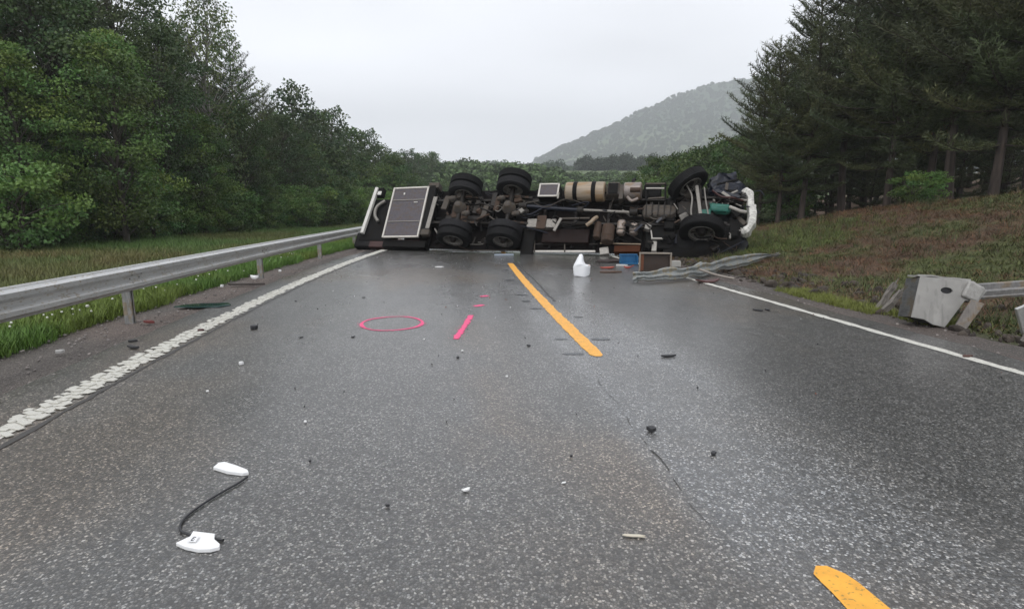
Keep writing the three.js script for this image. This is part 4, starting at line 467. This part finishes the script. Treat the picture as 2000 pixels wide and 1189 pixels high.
// left wood
{ const LB = { oak: 'dark green rounded tree in the wood beyond the guardrail', maple: 'lighter green leafy tree in the wood beyond the guardrail', aspen: 'slender grey green tree in the wood beyond the guardrail', birch: 'tall weeping birch rising above the wood beyond the guardrail', pineA: 'dark pine among the leafy trees beyond the guardrail', pineC: 'dark pine among the leafy trees beyond the guardrail', shrub: 'leafy green shrub at the foot of the wood beyond the guardrail', willow: 'bushy willow at the foot of the wood beyond the guardrail' };
  const put = (k, px, s, sc) => { const x = (px - 1000) / F * (s * cT + .2); plant(k, x, -s, sc, LB[k], LB[k].replace(/^(\w+ ){1,2}/, '') + ' (' + NAMES[k].replace(/_/g, ' ') + 's)'); };
  const near = [['oak', -70, 21, 1.25], ['pineA', 10, 24, 1.2], ['maple', 60, 19.5, .72], ['oak', 130, 25, 1.2], ['maple', 245, 21.5, .80], ['pineC', 185, 28, 1.2], ['aspen', 262, 30, 1.28], ['birch', 330, 33, 1.08], ['oak', 330, 27, .95], ['birch', 428, 31.5, 1.1], ['pineA', 385, 35, 1.15], ['pineC', 480, 36, 1.0], ['maple', 400, 28, .62], ['oak', 480, 33, .72], ['pineA', 530, 42, .9], ['aspen', 585, 46, .98], ['oak', 560, 41, .78], ['maple', 505, 36, .55], ['oak', 625, 52, 1.0], ['aspen', 655, 57, .98], ['maple', 610, 46, .7], ['oak', 690, 64, 1.0], ['maple', 665, 53, .72], ['aspen', 722, 73, .98], ['oak', 745, 82, 1.0], ['maple', 715, 62, .72], ['oak', 775, 94, 1.0], ['aspen', 800, 104, 1.0], ['maple', 760, 75, .72], ['oak', 820, 115, 1.0], ['maple', 800, 90, .68], ['oak', 845, 128, .95], ['maple', 832, 104, .62], ['pineA', -130, 24, 1.2], ['oak', -10, 31, 1.4], ['oak', 90, 33, 1.35], ['aspen', 210, 38, 1.3], ['oak', 300, 40, 1.15], ['oak', 440, 44, 1.0], ['oak', 540, 56, 1.05], ['oak', 600, 66, 1.1], ['pineC', 650, 75, 1.0], ['oak', 700, 88, 1.05]];
  for (const a of near) put(...a);
  const r = RNG(44); for (let i = 0; i < 30; i++) { const s = 17.5 + i * 1.35 + rr(-.5, .5, r), x = -(15.6 - .11 * (s - 17.5)) - rr(-.3, 2.0, r), k = r() < .72 ? 'shrub' : 'willow'; plant(k, x, -s, k === 'shrub' ? rr(.65, 1.15, r) : rr(.5, .8, r), LB[k], LB[k].replace(/^(\w+ ){2}/, '')); }
  for (let i = 0; i < 14; i++) { const s = 58 + i * 4.6, x = -12.2 - rr(0, 2, r) + .03 * (s - 58); plant(r() < .5 ? 'shrub' : 'willow', x, -s, rr(.9, 1.3, r), LB.willow, LB.willow.replace(/^(\w+ ){2}/, '')); } }
// right wood of pines on the bank, and bushes past the truck
{ const lb = 'young pine with low boughs nearest the white bumper of the truck', gr = undefined, ly = 'small dense pine under the tall pines on the bank';
  const PL = { pineA: ['broad pine with low boughs on the bank right of the truck', 'broad pines on the bank'], pineB: ['yellowish green pine on the bank right of the truck', 'yellowish pines on the bank'], pineC: ['tall pine with a bare lower trunk on the bank', 'bare trunked pines on the bank'] };
  const put = (k, px, s, sc, l, g) => plant(k, (px - 1000) / F * (s * cT + .1), -s, sc, l ?? PL[k]?.[0] ?? lb, l ? g : PL[k]?.[1] ?? gr);
  for (const a of [['spruce', 1478, 26, 1.06], ['pineB', 1515, 25, .82], ['pineA', 1570, 24.5, .90], ['pineC', 1640, 24, 1.03], ['pineA', 1735, 21.5, 1.05], ['pineB', 1800, 21, 1.12], ['pineC', 1848, 19.5, 1.1], ['pineA', 1925, 18.5, 1.1], ['pineC', 1995, 18, 1.05], ['pineB', 2070, 17, 1.1], ['pineA', 2140, 17.5, 1.1], ['pineC', 1690, 27, 1.15], ['pineA', 1770, 27, 1.2], ['pineB', 1860, 26, 1.25], ['pineA', 1960, 25, 1.25], ['pineC', 2060, 25, 1.2], ['pineA', 1620, 30, 1.05], ['pineB', 1710, 33, 1.2], ['pineC', 1820, 33, 1.25], ['pineA', 1920, 32, 1.3], ['pineB', 2030, 32, 1.3], ['pineC', 1560, 31, .95], ['pineA', 1660, 38, 1.2], ['pineB', 1770, 40, 1.3], ['pineA', 1880, 41, 1.3]]) put(...a);
  for (const a of [['spruce', 1610, 27, .62], ['spruce', 1700, 25.5, .6], ['spruce', 1780, 25, .55], ['spruce', 1870, 24, .6], ['spruce', 1960, 23, .55], ['spruce', 1655, 31, .75], ['spruce', 1750, 31, .75], ['spruce', 1840, 30, .75], ['spruce', 1940, 29, .75], ['spruce', 1540, 28, .6], ['spruce', 1590, 36, .9], ['spruce', 1640, 44, .9], ['spruce', 1700, 43, .95], ['spruce', 1745, 46, .95], ['spruce', 1800, 44, .95], ['spruce', 1850, 46, .95], ['spruce', 1905, 43, .95], ['spruce', 1955, 41, .95], ['spruce', 2010, 38, .95], ['spruce', 1530, 38, .8]]) put(...a, ly, 'small pines under the tall ones');
  const bl = 'bright green leafy bush behind the front of the truck', bg = 'bushes behind the truck';
  for (const a of [['willow', 1272, 46, .95], ['willow', 1318, 40, .92], ['willow', 1370, 38, .95], ['willow', 1420, 36, .98], ['willow', 1462, 34, .92], ['maple', 1345, 50, .60], ['maple', 1400, 46, .62], ['oak', 1446, 42, .62], ['willow', 1240, 62, .9], ['oak', 1310, 60, .62], ['shrub', 1500, 30, 1.0], ['shrub', 1545, 27.5, .8]]) put(...a, bl, bg);
  put('oak', 1072, 88, .62, 'rounded lone tree behind the truck near the meadow'); put('willow', 1040, 84, .9, 'low bush behind the upper rear wheels of the truck'); put('willow', 890, 70, .78, 'low bush behind the tail wheels of the truck'); put('maple', 866, 92, .55, 'small tree at the end of the left wood behind the truck tail'); put('willow', 930, 120, 1, 'far low bush seen between the raised truck wheels'); put('willow', 1110, 96, .8, bl, bg); put('willow', 1180, 100, .8, bl, bg);
  put('shrub', 1790, 19, .42, 'small leafy sapling at the foot of the bank pines'); }
// distant trees, ridge and hill
{ // hill: rounded wooded ridge rising to the right
  const pro = [[-900, 0], [-200, 20], [-60, 70], [30, 108], [75, 134], [141, 168], [240, 210], [352, 260], [437, 294], [535, 322], [662, 345], [900, 372], [1500, 380], [2600, 300]]; // crest heights against x at 1,550 m
  const crest = (x) => { for (let i = 1; i < pro.length; i++) if (x < pro[i][0]) { const [a, b] = pro[i - 1], [c, d] = pro[i]; return lerp(b, d, sstep(a, c, x) * .5 + .5 * Math.max(0, (x - a) / (c - a))); } return 290; };
  const Z0 = 1550, k = 1; const hh = (x, s) => { const u = (s - 620) / (Z0 - 620), c = crest(x); return c * (u < 1 ? Math.pow(Math.max(0, u), 1.35) * .98 + .02 * u : Math.max(0, 1 - (u - 1) * .7)) + 14 * (fbm(x / 160, s / 160, 4, 201) - .5) * Math.min(1, Math.max(0, u) * 3) - 2; };
  const nx = 170, ns = 90, pos = [], col = [], idx = [], uv = []; for (let j = 0; j <= ns; j++) for (let i = 0; i <= nx; i++) { const x = lerp(-700, 2600, i / nx), s = lerp(600, 2300, j / ns), n = fbm(x / 60, s / 60, 4, 211), m = sstep(.48, .58, fbm(x / 190 + 3, s / 190, 3, 221)) * sstep(230, 90, hh(x, s)); pos.push(x, hh(x, s) + 6 * (n - .5), -s); uv.push(x / 8, s / 8); const b = .7 + .6 * n; col.push(lerp(.040, .10, m) * b, lerp(.072, .135, m) * b, lerp(.03, .05, m) * b); }
  for (let j = 0; j < ns; j++) for (let i = 0; i < nx; i++) { const a = j * (nx + 1) + i, b = a + 1, c = a + nx + 1, d = c + 1; idx.push(a, b, c, b, d, c); } const g = new THREE.BufferGeometry(); g.setAttribute('position', new THREE.Float32BufferAttribute(pos, 3)); g.setAttribute('color', new THREE.Float32BufferAttribute(col, 3)); g.setAttribute('uv', new THREE.Float32BufferAttribute(uv, 2)); g.setIndex(idx); g.computeVertexNormals(); structure('hill', g, new THREE.MeshStandardMaterial({ vertexColors: true, roughness: 1 }));
  // low ridge in front of it
  const ridge = (x, s) => { const u = Math.max(0, (s - 250) / 270); const c = (24 + 2.5 * Math.sin(x / 33 + 1) + 8 * (fbm(x / 50, 2, 3, 231) - .5)) * lerp(1, .55, sstep(30, 90, x)); return c * Math.max(0, u < 1 ? u * u * (3 - 2 * u) : 1 - (u - 1) * .8) + 3 * (fbm(x / 20, s / 20, 3, 233) - .5); };
  { const pos = [], col = [], idx = [], nx = 120, ns = 40; for (let j = 0; j <= ns; j++) for (let i = 0; i <= nx; i++) { const x = lerp(-420, 520, i / nx), s = lerp(240, 800, j / ns), n = fbm(x / 12, s / 12, 3, 241); pos.push(x, Math.max(ridge(x, s), H(x, -s) - .5) , -s); const m = Math.max(sstep(330, 270, s), sstep(20, 60, x)) ; col.push(lerp(.05, .10, m) * (.7 + .6 * n), lerp(.07, .14, m) * (.7 + .6 * n), lerp(.03, .045, m) * (.7 + .6 * n)); } for (let j = 0; j < ns; j++) for (let i = 0; i < nx; i++) { const a = j * (nx + 1) + i, b = a + 1, c = a + nx + 1, d = c + 1; idx.push(a, b, c, b, d, c); } const g = new THREE.BufferGeometry(); g.setAttribute('position', new THREE.Float32BufferAttribute(pos, 3)); g.setAttribute('color', new THREE.Float32BufferAttribute(col, 3)); g.setIndex(idx); g.computeVertexNormals(); structure('terrain_ridge', g, new THREE.MeshStandardMaterial({ vertexColors: true, roughness: 1 })); }
  // far woods, one mass each
  const far = (() => { const r = RNG(71), L = new Leaves(), d = V(), w = V(); for (let k = 0; k < 1500; k++) { rdir(r, d); const q = Math.pow(r(), .35) * (.75 + .45 * vnoise(d.x * 2.2 + 4, d.z * 2.2 + d.y * 2 + 4, 8)), y = d.y * q; const x = d.x * q * (.8 + .3 * vnoise(d.x * 3 + 4, d.z * 3 + 4, 3)), z = d.z * q; const e = rdir(r, w).clone(); const v = V().copy(rdir(r, V())).cross(e).normalize(); const b = rr(.7, 1.3, r); L.leaf(x, y, z, e, v, .19, .16, [b, b, b]); } return L.geo(); })();
  const scatter = (name, label, n, fn, seed) => { const r = RNG(seed), m = new THREE.InstancedMesh(far, new THREE.MeshStandardMaterial({ vertexColors: true, roughness: .9, side: THREE.DoubleSide }), n), D = new THREE.Object3D(), C = new THREE.Color(); for (let i = 0; i < n; i++) { const [x, y, z, sx, sy, c] = fn(r); D.position.set(x, y, z); D.scale.set(sx, sy, sx); D.rotation.set(0, r() * 6.28, 0); D.updateMatrix(); m.setMatrixAt(i, D.matrix); m.setColorAt(i, C.setRGB(...c)); } m.name = name; m.userData.kind = 'stuff'; m.userData.label = label; m.userData.category = 'forest'; m.castShadow = m.receiveShadow = true; scene.add(m); };
  const g1 = (r, t = 1) => { const k = rr(.7, 1.3, r) * t; return [.040 * k, .074 * k, .026 * k]; }; const field = (x, s) => sstep(.48, .58, fbm(x / 190 + 3, s / 190, 3, 221)) * sstep(230, 90, hh(x, s));
  scatter('hill_forest', 'hazy forest covering the far rounded hill', 15000, (r) => { const x = rr(60, 1700, r), s = rr(760, 1700, r), y = hh(x, s), h = rr(2.6, 5.2, r); return [x, y + h * .3, -s, h * .9, h, field(x, s) > .5 ? [.06, .096, .034] : g1(r)]; }, 301);
  scatter('ridge_forest', 'misty forest on the low ridge behind the truck', 2600, (r) => { const x = rr(-260, 130, r), s = rr(345, 640, r), h = rr(4, 7.5, r); return [x, Math.max(ridge(x, s), H(x, -s)) + h * .5, -s, h * .72, h * .95, g1(r, 1.15)]; }, 302);
  scatter('meadow_wood', 'mixed green trees and scrub across the fields behind the truck', 1500, (r) => { const px = rr(780, 1230, r), s = 118 + 85 * r() * r() + (px > 1060 ? 0 : 30 * r()), x = (px - 1000) / F * s, h = rr(1.2, 4.3, r) * (px > 1085 ? .62 : 1) * (.35 + 1.3 * fbm(x / 9, s / 14, 2, 77)), k = rr(.6, 1.5, r); return [x, Math.max(ridge(x, s), H(x, -s)) + h * .35, -s, h * 1.0, h * .8, [.062 * k, .10 * k, .032 * k]]; }, 304);
  const r = RNG(303); for (let i = 0; i < 17; i++) { const px = 1128 + i * 11.5 + rr(-4, 4, r), s = 285 + rr(-12, 12, r), x = (px - 1000) / F * s, h = rr(4.5, 7, r); const t = thing('distant_tree', 'hazy dark tree in the row across the meadow behind the truck', 'tree', 'row of hazy trees across the meadow', V(x, Math.max(ridge(x, s), H(x, -s)) - .3, -s)); mesh('trunk', new THREE.CylinderGeometry(.25, .35, h * .8, 6), barkM, t).position.y = h * .3; const c = mesh('crown', far, new THREE.MeshStandardMaterial({ color: lin(.04, .058, .03), vertexColors: true, roughness: .9, side: THREE.DoubleSide }), t); c.scale.set(h * .62, h * .62, h * .62); c.position.y = h * .85; }
}
// grass and ground cover
{ const r = RNG(401);
  const tuft = (n, hgt, wid, spread, bend) => { const L = new Leaves(), d = V(), w = V(); for (let i = 0; i < n; i++) { const a = r() * 6.283, k = rr(.25, 1, r) * bend; d.set(Math.cos(a) * k, 1, Math.sin(a) * k).normalize(); w.set(-Math.sin(a), 0, Math.cos(a)); const b = rr(.75, 1.25, r), x = rr(-spread, spread, r), z = rr(-spread, spread, r), h = hgt * rr(.5, 1.1, r); const m = V(x, 0, z).addScaledVector(d, h * .6); L.leaf(x, 0, z, d, w, h * .75, wid, [b, b, b]); const e = d.clone(); e.x *= 1.9; e.z *= 1.9; e.normalize(); L.tri(m.x, m.y, m.z, e, w, h * .55, wid * .3, [b, b, b]); } return L.geo(); };
  const t1 = tuft(11, .24, .012, .07, .55), t2 = tuft(9, .30, .014, .12, .9), fern = tuft(14, .15, .022, .13, 1.8), twig = tuft(10, .26, .010, .2, 3.2);
  const gm = new THREE.MeshStandardMaterial({ vertexColors: true, roughness: .7, side: THREE.DoubleSide });
  const grow = (name, label, geo, n, fn) => { const D = new THREE.Object3D(), C = new THREE.Color(), mats = [], cols = []; let tries = 0; while (mats.length < n && tries++ < n * 6) { const q = fn(); if (!q) continue; const [x, s, sc, c] = q; D.position.set(x, H(x, -s) - .015, -s); D.rotation.set(rr(-.15, .15, r), r() * 6.28, rr(-.15, .15, r)); D.scale.set(sc * rr(.8, 1.3, r), sc * rr(.75, 1.25, r), sc); D.updateMatrix(); mats.push(D.matrix.clone()); cols.push(c); } const m = new THREE.InstancedMesh(geo, gm, mats.length); mats.forEach((q, i) => { m.setMatrixAt(i, q); m.setColorAt(i, C.setRGB(...cols[i])); }); m.name = name; m.userData = { kind: 'stuff', label, category: 'grass' }; m.castShadow = m.receiveShadow = true; scene.add(m); };
  grow('verge_grass', 'fresh green grass on the verge under the guardrail', t1, 17000, () => { const s = 2.5 + 24 * Math.pow(r(), 1.5), x = Lx(s) - 1.42 - 2.4 * Math.pow(r(), 1.15) + .3 * (fbm(s * 1.1, 2, 3, 111) - .5); const k = rr(.8, 1.2, r), y = sstep(.45, .7, fbm(x * .7, s * .7, 3, 61)); return [x, s, rr(.55, 1, r), [lerp(.085, .12, y) * k, lerp(.17, .17, y) * k, .022 * k]]; });
  grow('field_grass', 'tall summer grass between guardrail and wood', t2, 26000, () => { const s = 5 + 45 * Math.pow(r(), 1.3), x = Lx(s) - 3.4 - 9.5 * r(); const k = rr(.75, 1.25, r), y = sstep(.42, .62, fbm(x * .25 + 14, s * .25, 3, 85)), red = 1 - sstep(2, 6, Math.abs(s - 15 - (x + 9) * .4)) ; const g = [lerp(.10, .075, y) * k, lerp(.115, .14, y) * k, .026 * k]; const q = red * sstep(.42, .68, fbm(x * .5, s * .5, 3, 99)) * .6; return [x, s, rr(.6, 1.05, r), [lerp(g[0], .14, q), lerp(g[1], .085, q), lerp(g[2], .03, q)]]; });
  grow('far_field_grass', 'grass strip at the foot of the wood along the road', t2, 9000, () => { const s = 40 + 70 * r(), x = Lx(s) - 1.5 - 10 * r(); const k = rr(.75, 1.25, r); return [x, s, rr(.9, 1.5, r), [.08 * k, .14 * k, .028 * k]]; });
  const greenAt = (x, s) => { const dr = x - Rx(s), n = fbm(x * .5 + 4, s * .5, 4, 81); return sstep(.46, .62, n + .14 * Math.exp(-Math.pow((dr - 4) / 3, 2)) * (s > 13 ? 1 : .4) - .10 * sstep(5, 8, dr)); };
  grow('bank_bracken', 'brown dead bracken and twigs littering the bank', twig, 24000, () => { const s = 3 + 26 * Math.pow(r(), 1.1), x = Rx(s) + 1.3 + 13 * r(); if (r() < greenAt(x, s) * .75) return null; const k = rr(.6, 1.4, r); return [x, s, rr(.45, .95, r), r() < .42 ? [.17 * k, .078 * k, .034 * k] : [.09 * k, .055 * k, .03 * k]]; });
  grow('bank_plants', 'low green leafy plants and moss on the bank', fern, 15000, () => { const s = 3 + 26 * Math.pow(r(), 1.05), x = Rx(s) + 1.2 + 12 * r(); if (r() > greenAt(x, s) * .8 + .05) return null; const k = rr(.65, 1.3, r); return [x, s, rr(.35, .85, r), [.078 * k, .09 * k, .022 * k]]; });
  grow('bank_weeds', 'tangled weeds and dead stalks on the bank', t2, 2800, () => { const s = 4 + 22 * Math.pow(r(), 1.1), x = Rx(s) + 1.5 + 11 * r(), n = fbm(x * 1.3, s * 1.3, 3, 191); if (n < .5) return null; const k = rr(.5, 1.2, r), dry = r() < .45; return [x, s, rr(.45, 1.1, r) * (n * 1.2), dry ? [.13 * k, .085 * k, .04 * k] : [.06 * k, .085 * k, .022 * k]]; });
  grow('bank_edge_grass', 'yellow green grass patch between right edge line and bank', t1, 1500, () => { const s = rr(6.6, 9.6, r), x = Rx(s) + .75 + .5 * r() + (s < 7.4 ? .15 : 0); const k = rr(.8, 1.2, r); return [x, s, rr(.3, .6, r), [.15 * k, .17 * k, .03 * k]]; });
  grow('bank_top_grass', 'light green grass on the bank beside the front of the truck', t2, 3500, () => { const s = rr(15, 26, r), x = Rx(s) + 2.5 + 6 * r() * r(); if (x - 5.6 < (s - 15) * -.1) return null; const k = rr(.8, 1.2, r); return [x, s, rr(.4, .8, r), [.11 * k, .145 * k, .03 * k]]; });
  const flower = new THREE.IcosahedronGeometry(.015, 0); flower.translate(0, .22, 0); { const c = new Float32Array(flower.attributes.position.count * 3).fill(1); flower.setAttribute('color', new THREE.BufferAttribute(c, 3)); }
  grow('clover_flowers', 'small white clover heads in the verge grass', flower, 130, () => { const s = 3 + 13 * r(), x = Lx(s) - 1.5 - 1.5 * r(); return [x, s, rr(.7, 1.2, r), [.62, .62, .55]]; });
  // loose stones on the shoulders
  const st = new THREE.IcosahedronGeometry(.5, 1); { const p = st.attributes.position; for (let i = 0; i < p.count; i++) { const k = .8 + .4 * vnoise(p.getX(i) * 4 + 9, p.getY(i) * 4 + p.getZ(i) * 3, 5); p.setXYZ(i, p.getX(i) * k, p.getY(i) * k * .6, p.getZ(i) * k); } st.computeVertexNormals(); }
  { const n = 700, cl = new THREE.InstancedMesh(st, std([1, 1, 1], .95), n), D = new THREE.Object3D(), C = new THREE.Color(); for (let i = 0; i < n; i++) { const s = 4.5 + 12 * r(), x = Rx(s) + .85 + 1.7 * Math.pow(r(), 1.2), k = .03 + .16 * Math.pow(r(), 3); D.position.set(x, Math.max(-.012, H(x, -s)) + k * .06, -s); D.rotation.set(r() * 2, r() * 6, r() * 2); D.scale.set(k * rr(.8, 1.7, r), k, k); D.updateMatrix(); cl.setMatrixAt(i, D.matrix); const b = rr(.02, .06, r); cl.setColorAt(i, C.setRGB(b * 1.2, b * .95, b * .75)); } cl.name = 'torn_up_soil'; cl.userData = { kind: 'stuff', label: 'dark clods of torn up soil along the right edge', category: 'soil' }; cl.castShadow = cl.receiveShadow = true; scene.add(cl); }
  { const n = 420, cl = new THREE.InstancedMesh(new THREE.TetrahedronGeometry(.5, 0), std([1, 1, 1], .3), n), D = new THREE.Object3D(), C = new THREE.Color(); for (let i = 0; i < n; i++) { const s = 16 - 12.5 * Math.pow(r(), 1.7), x = lerp(Lx(s) + .4, Rx(s), r()), k = rr(.006, .022, r); D.position.set(x, .006 + k * .12, -s); D.rotation.set(r() * 6, r() * 6, r() * 6); D.scale.set(k * 1.6, k * .6, k); D.updateMatrix(); cl.setMatrixAt(i, D.matrix); const d = r(), b = d < .55 ? rr(.015, .05, r) : d < .9 ? rr(.25, .6, r) : .1; cl.setColorAt(i, d >= .9 ? C.setRGB(.2, .06, .03) : C.setRGB(b, b, b)); } cl.name = 'crash_crumbs'; cl.userData = { kind: 'stuff', label: 'fine crash crumbs scattered over the wet road', category: 'debris' }; cl.castShadow = cl.receiveShadow = true; scene.add(cl); }
  const N = 4500, im = new THREE.InstancedMesh(st, std([1, 1, 1], .8), N), D = new THREE.Object3D(), C = new THREE.Color(); for (let i = 0; i < N; i++) { const s = 2.4 + 22 * Math.pow(r(), 1.4), left = r() < .55, x = left ? Lx(s) - .5 - 1.05 * r() : Rx(s) + .45 + 1.3 * Math.pow(r(), 1.3), k = Math.pow(r(), 4) * .03 + .006; D.position.set(x, (left ? -.012 : Math.max(-.012, H(x, -s))) + k * .1, -s); D.rotation.set(r() * .5, r() * 6.28, r() * .5); D.scale.setScalar(k); D.updateMatrix(); im.setMatrixAt(i, D.matrix); const b = rr(.09, .24, r); im.setColorAt(i, C.setRGB(b * 1.1, b * .98, b * .9)); } im.name = 'loose_gravel'; im.userData = { kind: 'stuff', label: 'loose stones on the road shoulders', category: 'gravel' }; im.castShadow = im.receiveShadow = true; scene.add(im);
}
console.log('tree triangles', triTotal);
renderer.render(scene, camera);
